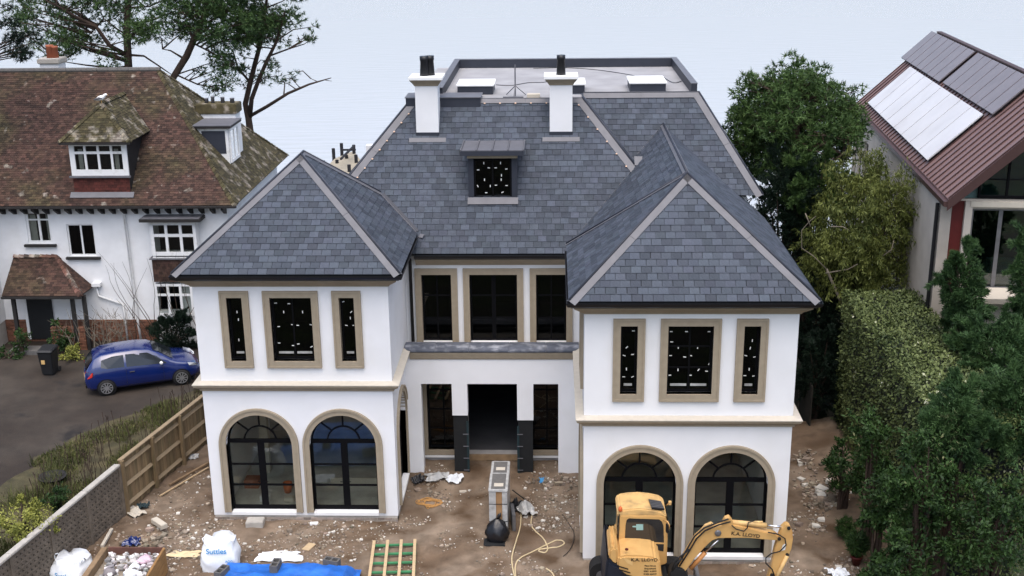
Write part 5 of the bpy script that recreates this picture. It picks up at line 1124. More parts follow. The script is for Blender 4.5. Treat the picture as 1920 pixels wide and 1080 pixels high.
for (lab, px, py, Y, rx, ry, rz, n) in (
  ('bright green conifer in front of the glazed gable of the modern house', 1805, 545, 2.2, .75, .8, 1.35, 6500), ('green conifer cut by the right picture edge below the gable', 1935, 530, 1.8, .7, .8, 1.5, 4500),
  ('wide green conifer beside the far right end of the hedge top', 1875, 660, .3, 1.35, 1.2, 1.0, 9000), ('dark green conifer overhanging the near end of the hedge top', 1790, 800, -4.4, .85, .8, 1.1, 7000), ('large green conifer at the right picture edge, halfway down', 1900, 790, -3.4, 1.2, 1.1, 1.3, 9000)):
    bush('garden_conifer', lab, px, py, Y, rx, ry, rz, 'conifer', n, kind='tuft', group=GB, cat='tree', clump=.42, tuft=.2)
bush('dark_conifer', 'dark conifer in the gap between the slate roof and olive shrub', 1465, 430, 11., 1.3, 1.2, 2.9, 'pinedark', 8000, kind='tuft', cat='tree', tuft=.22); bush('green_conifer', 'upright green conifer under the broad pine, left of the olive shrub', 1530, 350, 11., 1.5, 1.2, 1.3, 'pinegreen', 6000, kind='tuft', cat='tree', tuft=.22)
tp = B(); GS = 'shrubs on the bank below the hedge'
for (lab, px, py, Y, rx, ry, rz, n) in (
  ('leafy green shrub with upright shoots below the near hedge end', 1740, 900, -5.2, .95, .9, 1.1, 5500), ('low leafy shrub beside the dumped plaster rubble', 1650, 930, -3.5, .75, .7, .75, 4000), ('large dark shrub in the bottom right corner', 1860, 990, -6., 1.3, 1.2, 1.3, 6500),
  ('dense dark shrub at the bottom edge, right of the red pot', 1720, 1030, -5.6, .95, .9, .9, 5000), ('small shrub at the bottom edge beside the red pot', 1655, 1065, -5., .5, .5, .45, 2200), ('dark shrub growing against the foot of the hedge', 1585, 880, .6, .6, 1.2, .7, 2600), ('shrub climbing the middle of the hedge face', 1640, 830, -1.9, .55, .9, .9, 2600)):
    bush('garden_shrub', lab, px, py, Y, rx, ry, rz, 'shrub', n, .125, group=GS, asp=.42, zground=-.1)
for lab, px, py, Y, rx, ry, rz, n in (('tall dark evergreen added to shade the gap behind the right wing, farthest back', 1545, 600, 9.5, .8, 1.2, 2.6, 6000), ('dark evergreen added as shade at the far foot of the hedge beside the right wing', 1535, 700, 7.2, .7, 1.2, 1.7, 4500)):
    bush('shade_filler_bush', lab, px, py, Y, rx, ry, rz, 'pinedark', n, kind='tuft', cat='tree', tuft=.2, group='evergreens added as shade in the gap beside the right wing')  # bushes added to deepen the shade in this gap
b = B(); pz = Vector((18.35, 6.2, 0))
t = thing('panel_fence', 'dark fence panels in the gap beside the right wing', 'fence', (19.0, 8, -.2))
for k in range(3):
    B().box((19.2, 6.4+k*1.86, -.25), (19.25, 8.2+k*1.86, 1.55)).build('panel', 'latticeback', t); B().box((19.16, 8.21+k*1.86, -.25), (19.29, 8.25+k*1.86, 1.65)).build('post', 'lattice', t)  # near-black brown panels with paler posts
p = onZ(100, 905, DZ); t = thing('garden_dish', 'dark round metal dish lying on the rough grass by the drive', 'dish', p)
B().lathe(p, [(.10, 0), (.30, .10), (.42, .22), (.44, .24), (.40, .23), (.28, .14), (.05, .10)], 22).build('bowl', 'oldblack', t, True)
# potted plant
p = gp(1605, 1058); t = thing('potted_plant', 'bushy green plant in a small red pot by the bank', 'plant', p)
B().lathe(p, [(.10, 0), (.15, .22), (.17, .22), (.17, .28), (.15, .28), (.14, .22), (.02, .22)], 16).build('pot', 'redpanel', t, True)
V, Fc = tufts(ball(p+Vector((0, .05, .62)), (.3, .3, .38), 330, .3)[0], unit(rng.normal(0, 1, (330, 3))), .2, 7, .012, .5, .3); np_mesh('foliage', V, Fc, 'shrub', t, kind='stuff')
B().tube([p+Vector((0, 0, .2)), p+Vector((0, .04, .6))], .02, 5).build('stem', 'bark', t)
p = gp(1585, 1008); t = thing('small_evergreen', 'small round evergreen behind the red pot', 'plant', p)
V, Fc = tufts(ball(p+Vector((0, 0, .33)), (.28, .28, .3), 260, .3)[0], unit(rng.normal(0, 1, (260, 3))), .16, 7, .012, .5, .3); np_mesh('foliage', V, Fc, 'shrub', t, kind='stuff'); B().tube([p-Vector((0, 0, .05)), p+Vector((0, 0, .35))], .025, 5).build('stem', 'bark', t)
# left garden
bush('conifer_bush', 'dark bushy conifer below the bay window behind the blue car', 322, 630, 12.9, .95, .6, 1.15, 'pinedark', 4500, kind='tuft', zground=DZ, tuft=.16)
for lab, px, py, Y, rx, rz, n, mt in (('low green plants at the left edge in front of the brick plinth', 20, 668, 12.0, .75, .38, 1100, 'shrub'), ('yellowish green shrub between the porch and the blue car', 138, 672, 11.9, .5, .48, 1300, 'yellowbush'), ('dark climbing plant on the porch post', 112, 628, 12.6, .5, .6, 1200, 'shrub'), ('green plant in front of the left porch wall', 38, 640, 12.4, .3, .45, 500, 'shrub')):
    bush('garden_plant', lab, px, py, Y, rx, .4, rz, mt, n, .10, zground=DZ, clump=.25)
t = thing('bare_shrub', 'bare leafless shrub with pale twigs beside the porch', 'shrub', onZ(190, 668, DZ)); b = B()
for k in range(26):
    x0 = random.uniform(130, 262); p = onY(x0, 655+random.uniform(-5, 8), 12.6+random.uniform(-.4, .5)); p.z = DZ; pts = [p]; d = Vector((random.uniform(-.5, .5), random.uniform(-.3, .2), 1))
    for j in range(5): d += Vector((random.uniform(-.5, .5), random.uniform(-.3, .3), random.uniform(-.2, .3))); pts.append(pts[-1]+d.normalized()*random.uniform(.22, .5))
    b.tube(pts, [.022, .019, .015, .011, .008, .005], 4, False)
    for j in (2, 3, 4):
        q_ = pts[j]; b.tube([q_, q_+Vector((random.uniform(-.5, .5), random.uniform(-.3, .3), random.uniform(.05, .5)))], [.01, .005], 4, False)
b.build('twigs', 'barkpale', t)
t = thing('bare_climber', 'bare thin climber twigs against the white wall beside the bay', 'plant', onZ(262, 640, DZ)); b = B()
for k in range(15):
    p = Vector((random.uniform(-6.9, -3.8), 13.3+random.uniform(-.2, .2), DZ)); pts = [p]; d = Vector((random.uniform(-.15, .35), 0, 1))
    for j in range(9): d += Vector((random.uniform(-.4, .4), random.uniform(-.1, .1), random.uniform(.0, .3))); pts.append(pts[-1]+d.normalized()*random.uniform(.3, .62))
    b.tube(pts, [.02-.0018*i for i in range(10)], 4, False)
b.build('twigs', 'bark', t)
bush('yellow_bush', 'yellow-green bush behind the lattice wall at the left edge', 40, 975, -3.3, 1.25, 1.1, .5, 'yellowbush', 6500, .075, zground=DZ-.1, asp=.45, clump=.35)
bush('green_bush', 'small bright green bush beside the yellow bush behind the lattice wall', 105, 935, -1.6, .45, .5, .35, 'shrub', 1500, .07, zground=DZ-.1, clump=.25)
def verge():
    fx_ = lambda y: np.interp(y, [-12, -5.5, .25, 5.3, 9.2], [-5.2, -4.0, -2.85, -1.72, -1.72])-.08
    ox_ = lambda y: np.interp(y, [-12, -3, .5, 3, 4.4, 6.4, 8.4, 9.2], [-8.6, -7.4, -6.8, -6.6, -6.1, -4.8, -3.3, -2.3])
    ys_ = np.linspace(-11, 9.2, 60); vo = ox_(ys_)+.5*(vnoise(ys_*1.7+5, ys_*0, 41)-.5)
    Vv = np.concatenate([np.stack([fx_(ys_), ys_, np.full(60, DZ+.004)], 1), np.stack([vo, ys_, np.full(60, DZ+.004)], 1)]); i_ = np.arange(59)
    np_mesh('verge', Vv, np.stack([i_, i_+1, i_+61, i_+60], 1), 'vergesoil', kind='structure')
    n = 60000; v = rng.random(n); y = -10+19*v; xf = fx_(y)-.05; x = xf+(ox_(y)-xf)*rng.random(n)**1.15
    keep = vnoise(x*1.1+60, y*1.1+60, 12)+rng.normal(0, .12, n) > .34+.22*np.clip((fx_(y)-x)/3, 0, 1); x, y = x[keep], y[keep]; C = np.stack([x, y, np.full(len(x), DZ-.01)], 1); m_ = len(C); d = unit(np.stack([rng.normal(0, .45, m_), rng.normal(0, .45, m_), np.ones(m_)], 1)); L = (rng.uniform(.05, .22, (m_, 1))*(1+1.6*(vnoise(x*.7+9, y*.7+9, 13)[:, None] > .62))); s = unit(np.cross(d, rng.normal(0, 1, (m_, 3))))*.017
    np_mesh('grass_verge', np.stack([C-s, C+s, C+d*L], 1).reshape(-1, 3), np.arange(m_*3).reshape(-1, 3), 'grass', kind='stuff')
    o = bpy.data.objects['grass_verge']; tag(o, 'rough grass and weeds along the drive side of the fence', 'grass')
    n = 210; y = rng.uniform(-1.5, 8.5, n); xf = fx_(y)-.1; x = xf+(ox_(y)-xf)*rng.random(n)*.75; b = B()
    for a, c in zip(x, y):
        pts = [Vector((a, c, DZ-.02))]
        for j in range(3): pts.append(pts[-1]+Vector((random.uniform(-.06, .06), random.uniform(-.06, .06), random.uniform(.14, .36))))
        b.tube(pts, [.010, .009, .008, .014], 4, False)
    tag(b.build('dry_stalks', 'bark', kind='stuff'), 'brown dry weed stalks standing along the timber fence', 'weeds')
verge()
# ================================================================== EXCAVATOR
def excavator():
    t = thing('mini_excavator', 'yellow mini excavator with raised boom parked in front of the right wing', 'excavator', (12.6, -4.3, -.12))
    P = lambda px, py, Y: onY(px, py, Y)
    YS, YC, YF = -5.02, -4.12, -3.12
    def slab(name, pxs, Y, thick, mat, parent=t, bevel=.0, smooth=False): return B().prism([P(x, y, Y) for x, y in pxs], (0, thick, 0)).build(name, mat, parent, smooth, bevel)
    # upper body: yellow hood with dark counterweight wrapped round the rear
    hood = slab('body', [(1158, 1082), (1157, 1054), (1160, 1045), (1175, 1042), (1205, 1043), (1228, 1046), (1238, 1054), (1242, 1100), (1250, 1120), (1165, 1120)], YS, 1.86, 'yellow', bevel=.05)
    slab('rear_cover', [(1140, 1046), (1142, 1032), (1150, 1024), (1158, 1030), (1160, 1044), (1159, 1062), (1146, 1056)], YS+.03, 1.2, 'yellow', bevel=.06)
    slab('counterweight', [(1130, 1120), (1135, 1070), (1139, 1046), (1150, 1058), (1162, 1064), (1176, 1074), (1192, 1088), (1205, 1125)], YS-.035, 1.9, 'navy', bevel=.06)
    v = B()
    for k in range(6): v.add([P(1158+k*3, 1060+k*7, YS-.045), P(1178+k*4, 1066+k*7, YS-.045), P(1178+k*4, 1068.5+k*7, YS-.045), P(1158+k*3, 1062.5+k*7, YS-.045)], [(0, 1, 2, 3)])
    v.build('louvre', 'black', hood, kind='stuff')
    slab('vent', [(1167, 1045), (1186, 1053), (1186, 1061), (1176, 1056)], YS-.006, .004, 'yellowpale', hood); B().lathe(P(1175, 1031, YS+.12), [(.045, 0), (.045, .03)], 12).build('filler_cap', 'redpanel', hood)
    # cab
    cabo = [(1156, 1040), (1160, 990), (1160, 970), (1163, 966), (1238, 966), (1248, 969), (1251, 980), (1252, 1010), (1250, 1058), (1235, 1062), (1180, 1055)]
    cab = slab('cab', cabo, YC, YF-YC, 'yellow', bevel=.03)
    roof = [(1157, 970), (1157, 963), (1163, 958), (1180, 955), (1200, 954), (1222, 956), (1240, 960), (1250, 967), (1250, 971)]
    slab('cab_roof', roof, YC+.03, YF-YC-.03, 'yellowpale', cab, bevel=.045)
    slab('side_window', [(1171, 1022), (1173, 985), (1175, 975), (1179, 972), (1236, 974), (1241, 978), (1244, 986), (1245, 1015), (1244, 1034), (1238, 1033), (1222, 1027), (1200, 1024), (1175, 1024)], YC-.006, .004, 'carglass', cab)
    slab('window_rail', [(1169, 1014), (1245, 1018), (1245, 1020.5), (1169, 1016.5)], YC-.018, .012, 'yellow', cab)
    slab('notice', [(1193, 983), (1206, 983), (1206, 994), (1193, 994), (1193, 989), (1186, 988.5), (1186, 986), (1193, 986)], YC-.009, .002, 'glass_note', cab)
    slab('rear_window', [(1157.5, 1010), (1160, 965), (1162, 965), (1160, 1010)], YC-.004, .3, 'carglass', cab)
    B().box((P(1252, 1000, YC).x-.005, YC+.1, P(1252, 1040, YC).z), (P(1252, 1000, YC).x+.012, YF-.08, P(1252, 975, YC).z)).build('windscreen', 'carglass', cab)
    h0 = P(1216, 937, YC+.25); h1 = P(1243, 945, YC+.25); hb = B(); zr_ = P(1225, 956, YC).z; hq = [onZ(1216, 938, zr_), onZ(1239, 942, zr_-.02), onZ(1246, 957, zr_-.05), onZ(1222, 955, zr_-.01)]; hb.prism(hq, (0, 0, .04)); hatch = hb.build('roof_hatch', 'black', cab)
    hl = B()
    for k in range(5):
        f_ = .12+k*.18; a = hq[0].lerp(hq[3], f_); c = hq[1].lerp(hq[2], f_); hl.beam(a+Vector((0, 0, .045)), c+Vector((0, 0, .045)), .025, .012)
    hl.build('hatch_louvres', 'steel', hatch, kind='stuff')
    B().lathe(P(1163, 958, YC+.05), [(.05, 0), (.055, .03), (.05, .10), (.02, .13)], 14).build('beacon', 'orange', cab, True)
    m1 = P(1244, 975, YC-.05); B().tube([m1, P(1252, 978, YC-.22), P(1255, 985, YC-.24), P(1254, 993, YC-.25)], .02, 6).build('mirror_arm', 'yellow', cab, True); B().obox(P(1251, 990, YC-.24), (1, 0, 0), (0, 1, 0), (0, 0, 1), .07, .16, .24).build('mirror', 'black', cab, bevel=.02)
    B().tube([P(1246, 950, YF-.1), P(1252, 946, YF-.2), P(1256, 941, YF-.2)], .018, 6).build('work_lamp', 'yellow', cab); B().obox(P(1256, 943, YF-.2), (1, 0, 0), (0, 1, 0), (0, 0, 1), .08, .1, .1).build('work_lamp_head', 'yellowpale', cab, bevel=.01)
    # boom, dipper, bucket
    YB = -4.62; th = .24
    bo = [(1268, 1072), (1272, 1062), (1290, 1032), (1304, 1010), (1318, 998), (1345, 989), (1366, 984), (1380, 986), (1410, 992), (1452, 1002), (1461, 1008), (1460, 1014), (1446, 1013), (1400, 1009), (1362, 1009), (1345, 1010), (1335, 1014), (1322, 1026), (1302, 1048), (1284, 1073), (1278, 1078)]
    boom = slab('boom', bo, YB, th, 'yellow', bevel=.015)
    slab('cylinder_bracket', [(1352, 988), (1360, 974), (1368, 971), (1374, 978), (1376, 988)], YB+.02, th-.04, 'yellow', boom, bevel=.01)
    yc = YB+th/2
    B().tube([P(1371, 979, yc), P(1437, 985, yc)], .068, 14).build('dipper_cylinder', 'yellowpale', boom, True); B().tube([P(1437, 985, yc), P(1474, 989, yc)], .03, 10).build('cylinder_rod', 'chrome', boom, True); B().tube([P(1412, 979, yc), P(1430, 979, yc)], .035, 8).build('valve_block', 'yellowpale', boom, True)
    B().tube([P(1295, 1066, yc-.02), P(1322, 1036, yc-.02)], .06, 12).build('boom_cylinder', 'orange_cyl', boom, True); B().tube([P(1322, 1036, yc-.02), P(1347, 1012, yc-.02)], .03, 10).build('cylinder_rod', 'chrome', boom, True)
    B().lathe(P(1346, 999, YB), [(.085, 0), (.085, .03), (.05, .04)], 14, (0, -1, 0)).build('boom_lamp', 'steel', boom, True)
    dp = [(1461, 1006), (1466, 992), (1474, 984), (1481, 986), (1486, 997), (1487, 1012), (1484, 1030), (1477, 1047), (1466, 1070), (1456, 1095), (1447, 1118), (1432, 1118), (1438, 1092), (1446, 1064), (1453, 1030)]
    dip = slab('dipper_arm', dp, YB+.01, th-.02, 'yellow', bevel=.02)
    for x, y in ((1479, 990), (1461, 1010), (1476, 1040), (1447, 1078)): B().lathe(P(x, y, YB), [(.045, -.01), (.045, .03), (.02, .035)], 12, (0, -1, 0)).build('pivot_pin', 'rubber', dip)
    B().tube([P(1476, 1042, YB-.02), P(1460, 1074, YB-.02), P(1449, 1100, YB-.02)], [.05, .05, .035], 10).build('bucket_cylinder', 'yellowpale', dip, True); slab('data_plate', [(1468, 1022), (1475, 1018), (1472, 1031), (1464, 1033)], YB+.002, .004, 'sticker', dip)
    bk = [(1432, 1118), (1447, 1118), (1450, 1150), (1436, 1175), (1400, 1180), (1368, 1160), (1378, 1150), (1405, 1140), (1420, 1130)]
    bu = slab('bucket', bk, YB-.18, .62, 'steel', bevel=.02)
    for k in range(4): B().prism([P(1368, 1160, YB-.15+k*.17), P(1378, 1150, YB-.15+k*.17), P(1352, 1142, YB-.15+k*.17)], (0, .07, 0)).build('bucket_tooth', 'steel', bu)
    # hoses
    for pts, r in (([(1270, 1060), (1288, 1030), (1302, 1006), (1320, 990), (1345, 980), (1366, 973)], .022), ([(1274, 1062), (1292, 1034), (1306, 1010), (1322, 995), (1348, 984), (1370, 978)], .02), ([(1372, 985), (1380, 992), (1395, 996), (1401, 990), (1403, 980), (1415, 976)], .016), ([(1440, 998), (1460, 1002), (1472, 1010), (1474, 1022), (1462, 1034), (1446, 1038), (1436, 1046), (1436, 1056), (1448, 1068), (1452, 1080)], .018), ([(1260, 1068), (1268, 1050), (1278, 1042), (1292, 1030)], .025), ([(1262, 1075), (1266, 1058), (1280, 1046)], .03)):
        B().tube([P(x, y, YB-.05) for x, y in pts], r, 6).build('hydraulic_hose', 'rubber', boom, True)
    slab('hose_guard', [(1312, 998), (1322, 986), (1334, 981), (1338, 984), (1326, 991), (1318, 1000)], YB+.03, .1, 'yellowpale', boom)
    slab('boom_swing_post', [(1252, 1120), (1256, 1075), (1266, 1064), (1282, 1068), (1292, 1085), (1286, 1120)], YB-.08, .4, 'blackmatt', bevel=.03)
    # undercarriage
    for y0 in (-5.02, -3.62):
        pr = [(11.55+.33*math.cos(a)*.9, .25+.34*math.sin(a)) for a in np.linspace(math.pi/2, 3*math.pi/2, 9)]+[(13.55+.33*math.cos(a)*.9, .25+.34*math.sin(a)) for a in np.linspace(-math.pi/2, math.pi/2, 9)]
        tk = B().prism([(x, y0, z-.03) for x, z in pr], (0, .42, 0)).build('track', 'rubber', t)
        for x in (11.6, 12.1, 12.55, 13.0, 13.5): B().lathe((x, y0-.012, .18), [(.16, 0), (.16, .03)], 14, (0, 1, 0)).build('track_roller', 'steel', tk)
    B().lathe((12.55, -4.2, .5), [(.55, 0), (.55, .28)], 24).build('turntable', 'blackmatt', t); B().box((11.8, -4.58, .1), (13.3, -3.64, .5)).build('undercarriage', 'blackmatt', t)
    bl = B().box((14.1, -5.1, -.14), (14.2, -3.2, .36)).build('dozer_blade', 'steel', t, bevel=.02)
    for y in (-4.7, -3.6): B().beam((13.3, y, .2), (14.1, y, .12), .1, .1).build('blade_arm', 'steel', bl)
    # lettering
    ux, uz = Vector((1, 0, 0)), Vector((0, 0, 1)); sc = (P(1300, 1050, YS)-P(1200, 1050, YS)).length/100
    text('K.A. LLOYD', 'lettering', 'print', hood, P(1208, 1050, YS-.006), ux, uz, 6.2*sc, stretch=1.12)
    for k, (tx, w_) in enumerate((('Plant Hire &', 1.), ('Groundwork', 1.), ('07831 410777', 1.), ('01202 204777', 1.))): text(tx, 'lettering', 'print', hood, P(1219, 1061+k*5.2, YS-.006), ux, uz, 3.0*sc)
    dv = (P(1424, 1006, YB)-P(1372, 1000, YB)).normalized(); text('K.A. LLOYD', 'lettering', 'print', boom, P(1398, 1003, YB-.006), dv, dv.cross(Vector((0, -1, 0)))*-1 if dv.cross(Vector((0, -1, 0))).z < 0 else dv.cross(Vector((0, -1, 0))), 7.2*sc, stretch=1.05)
M('glass_note', (.25, .42, .40), .6); M('orange_cyl', (.50, .22, .07), .5)
excavator()
# ================================================================== THINGS IN THE YARD
def ground_box(name, label, cat, px, py, sx, sy, sz, ang, mat, bevel=.01, tilt=0., lift=0., group=None):
    p = gp(px, py); u, v = rot_basis(ang); z = Vector((0, 0, 1)); u2 = (u*math.cos(tilt)+z*math.sin(tilt)); z2 = u2.cross(v)
    return tag(B().obox(p+Vector((0, 0, sz/2-.012+lift+abs(math.sin(tilt))*sx/2)), u2, v, z2, sx, sy, sz).build(name, mat, bevel=bevel), label, cat, group)
ground_box('concrete_slab', 'pale rectangular concrete block beside the left arched doors', 'block', 479, 985, .52, .38, .20, .06, 'concrete', .015)
ground_box('plywood_offcut', 'small pale plywood board lying in front of the left wing', 'board', 579, 1025, .24, .40, .02, -.35, 'timber', .003)
ground_box('white_offcut', 'small white block near the right arched door of the left wing', 'block', 589, 983, .24, .12, .07, .1, 'white', .005)
ground_box('brick_offcut', 'single pale brick lying on the path to the entrance', 'brick', 868, 923, .22, .10, .065, .1, 'stonepale', .005)
for lab, a, e, w_ in (('long timber batten lying on the dirt beside the board fence', (318, 912), (391, 872), .07), ('second timber batten lying just in front of the longer one', (300, 932), (391, 880), .045), ('short timber post lying at the foot of the lattice wall', (192, 1028), (210, 994), .09)):
    A_, E_ = gp(*a), gp(*e); zmx = max(gz(A_.x+(E_.x-A_.x)*f_, A_.y+(E_.y-A_.y)*f_) for f_ in np.linspace(0, 1, 20)); A_.z = E_.z = zmx+w_*.4
    tag(B().beam(A_, E_, w_, w_*.8).build('timber_batten', 'timber' if w_ < .06 else 'timberold' if w_ < .08 else 'stonepale'), lab, 'timber', 'loose timbers in the yard')
ground_box('cut_stone', 'long pale cut stone lying on the rubble heap', 'stone', 300, 992, .62, .2, .14, -.75, 'stonepale', .01, lift=.14)
# green and yellow timber rack
t = thing('timber_rack', 'slatted rack of pale timbers over green battens lying on the dirt', 'rack', gp(735, 1045))
c4 = [onZ(*c, .06) for c in ((698, 1008), (781, 1005), (778, 1085), (687, 1087))]; zr = max(gz(c.x, c.y) for c in c4)+.035
for k in range(5):
    f_ = .08+k*.215; a, c = c4[0].lerp(c4[3], f_), c4[1].lerp(c4[2], f_); a.z = c.z = zr+.02; B().beam(a, c, .075, .045).build('batten', 'timbergreen', t)
for k in range(4):
    f_ = .04+k*.307; a, c = c4[0].lerp(c4[1], f_), c4[3].lerp(c4[2], f_); a.z = c.z = zr+.07; B().beam(a, c, .085, .045).build('slat', 'timber', t)
# builder's bulk bags
def sackbag(name, label, px, py, w_, d_, h_, ang, lean=0., lines=()):
    p = gp(px, py); u, v = rot_basis(ang); t = thing(name, label, 'bag', p); n = 28; rows = 12; vs = []; fs = []
    for j in range(rows+1):
        f_ = j/rows
        for k in range(n):
            a = 2*math.pi*k/n; ca, sa = math.cos(a), math.sin(a); e = .42; X = math.copysign(abs(ca)**e, ca); Yv = math.copysign(abs(sa)**e, sa); bul = .88+.16*math.sin(math.pi*min(f_*1.15, 1))-.10*f_+.035*math.sin(a*5+j)+.02*math.sin(a*9-j*1.7)
            top = h_*f_*(1-.09*math.sin(a*3+1)*f_**3+.06*math.sin(a*5)*f_**4); vs.append(p+u*(X*w_/2*bul)+v*(Yv*d_/2*bul+lean*f_)+Vector((0, 0, top-.03)))
    for j in range(rows):
        for k in range(n): fs.append((j*n+k, j*n+(k+1) % n, (j+1)*n+(k+1) % n, (j+1)*n+k))
    b = B().add(vs, fs); k0 = rows*n
    c = sum((Vector(b.v[k0+k]) for k in range(n)), Vector((0, 0, 0)))/n+Vector((0, 0, -.05)); b.v.append(tuple(c)); b.f += [(k0+k, k0+(k+1) % n, len(b.v)-1) for k in range(n)]
    o = b.build('sack', 'sack', t, True)
    for s in (-1, 1): q_ = p+u*(s*w_*.40)+Vector((0, 0, h_*.9)); B().tube([q_, q_+Vector((0, 0, .13))+u*s*.03, q_+v*.12+Vector((0, 0, .1)), q_+v*.18-Vector((0, 0, .02))], .018, 6).build('lifting_loop', 'sack', t, True)
    for tx, fz, hgt, fx in lines:
        y_ = -(d_/2*(.88+.16*math.sin(math.pi*min(fz*1.15, 1))-.1*fz))-.035; text(tx, 'lettering', 'printblue', t, p+u*(w_*fx)+v*(y_+lean*fz)+Vector((0, 0, h_*fz)), u, (0, lean, h_), hgt)
    return t
sackbag('bulk_bag', 'full white bulk bag with blue lettering standing beside the blue tarpaulin', 415, 1062, 1.05, .75, .85, .05, .12, (('Suttles', .74, .15, -.03), ('AGG', .42, .07, .3)))
sackbag('bulk_bag', 'slumped white bulk bag with blue lettering against the lattice wall', 133, 1085, 1.05, .85, .62, -.25, .2, (('Suttles', .45, .14, .05),))
# blue tarpaulin over a low stack with three hollow blocks on it
def tarp():
    tz = .34; a = onZ(438, 1054, tz); x0, x1, y0, y1 = onZ(432, 1054, tz).x-.1, onZ(648, 1054, tz).x+.1, -5.6, a.y
    nx, ny = 110, 76; X, Y = np.meshgrid(np.linspace(x0-.28, x1+.28, nx), np.linspace(y0-.3, y1+.3, ny)); dx = np.minimum(X-x0, x1-X); dy = np.minimum(Y-y0, y1-Y); e = np.minimum(dx, dy)
    wr = vnoise(X*2.2+5, Y*3+5, 21)*.09+vnoise(X*6+5, Y*5+5, 22)*.035+vnoise(X*13, Y*11+5, 23)*.015; Z = tz*np.clip((e+.16)/.22, 0, 1)**.7+wr*np.clip((e+.28)/.2, .2, 1)-.06; g_ = yard_z(X, Y); Z = np.maximum(Z+.0, g_+.012+.02*wr)
    i = np.arange(nx*ny).reshape(ny, nx); o = np_mesh('blue_tarpaulin', np.stack([X.ravel(), Y.ravel(), Z.ravel()], 1), np.stack([i[:-1, :-1], i[:-1, 1:], i[1:, 1:], i[1:, :-1]], -1).reshape(-1, 4), 'tarpblue', smooth=True)
    tag(o, 'crumpled blue tarpaulin spread over a low stack at the bottom', 'tarpaulin')
    ztop = lambda x, y: float(tz+.09*.5)
    for lab, px, py, ang in (('hollow concrete block on the left corner of the blue tarpaulin', 416, 1072, 1.25), ('hollow concrete block on the middle of the blue tarpaulin', 517, 1062, 1.5), ('hollow concrete block on the right corner of the blue tarpaulin', 622, 1050, -.28)):
        p = onZ(px, py, .40); u, v = rot_basis(ang); ii = np.argmin((X-p.x)**2+(Y-p.y)**2); p.z = max(float(Z.ravel()[ii])+.0, .1)
        b = B(); Lb, Wb, Hb = .44, .215, .215; zc = p+Vector((0, 0, Hb/2))
        for sy in (-1, 1): b.obox(zc+v*sy*(Wb/2-.0175), u, v, (0, 0, 1), Lb, .035, Hb)
        for sx in (-1, 0, 1): b.obox(zc+u*sx*(Lb/2-.02), u, v, (0, 0, 1), .04, Wb-.07, Hb-.001*(sx == 0))
        b.obox(p+Vector((0, 0, .025)), u, v, (0, 0, 1), Lb-.08, Wb-.07, .03)
        tag(b.build('hollow_block', 'blockgrey'), lab, 'block', 'hollow blocks weighing down the tarpaulin')
tarp()
def sheet(name, label, cat, px, py, sx, sy, ang, mat, amp=.05, seed=1, kind=None, h0=0.):
    p = gp(px, py); n = 22; U, V_ = np.meshgrid(np.linspace(-.5, .5, n), np.linspace(-.5, .5, n)); u, v = rot_basis(ang)
    ed = .78+.5*vnoise(np.arctan2(V_, U)*2+9, U*0+seed, seed); R2 = np.sqrt(U**2+V_**2); U2, V2 = U*np.where(R2 > .3, ed, 1), V_*np.where(R2 > .3, ed, 1)
    X = p.x+u.x*U2*sx+v.x*V2*sy; Y = p.y+u.y*U2*sx+v.y*V2*sy; Z = yard_z(X, Y)+.012+amp*vnoise(U*7+seed, V_*7+9, seed+1)+amp*1.2*np.clip(.45-R2, 0, 1)*2*vnoise(U*3+seed, V_*3, seed+2)+h0*np.clip(.5-R2, 0, 1)
    i = np.arange(n*n).reshape(n, n); o = np_mesh(name, np.stack([X.ravel(), Y.ravel(), Z.ravel()], 1), np.stack([i[:-1, :-1], i[:-1, 1:], i[1:, 1:], i[1:, :-1]], -1).reshape(-1, 4), mat, smooth=True); return tag(o, label, cat)
sheet('white_sheet', 'white plastic sheet sticking out behind the blue tarpaulin', 'sheet', 525, 1042, 1.15, .5, .0, 'sack', .05, 3); sheet('plastic_sheet', 'crumpled clear plastic sheet left of the entrance step', 'sheet', 822, 898, .75, .42, .1, 'plasticclear', .16, 5)
sheet('white_plastic_bag', 'crumpled white plastic bag by the left entrance pier', 'bag', 853, 902, .5, .4, 0, 'sack', .18, 8, h0=.15); sheet('black_sheet_scrap', 'dark scrap of sheeting at the foot of the left entrance wall', 'sheet', 784, 902, .4, .35, .6, 'plasticblack', .12, 9)
sheet('yellow_sheet', 'torn pale yellow sheeting between the skip and the white bag', 'sheet', 348, 1040, .9, .35, .1, 'hose', .06, 12); sheet('dark_blue_rag', 'crumpled dark blue rag on top of the rubbish behind the skip', 'rag', 247, 1022, .45, .35, .2, 'carblue', .16, 14, h0=.2); sheet('blue_rag', 'small bright blue rag by the right entrance pier', 'rag', 1015, 903, .16, .22, .1, 'printblue', .1, 15); sheet('white_rag', 'torn pale fabric lying at the end of the board fence', 'rag', 252, 962, .62, .4, -.6, 'stonepale', .12, 16); sheet('green_sheet', 'dark green sheet scrap next to the torn pale fabric', 'sheet', 268, 952, .4, .3, .3, 'teal', .14, 17)
sheet('white_sack_scrap', 'white sack scrap at the bottom edge near the red pot', 'sack', 1570, 1078, .5, .4, .2, 'sack', .12, 18)
sheet('silver_scrap', 'pale scrap of sheeting beside the fence below the batten', 'sheet', 358, 858, .5, .3, .3, 'plasticclear', .06, 19)
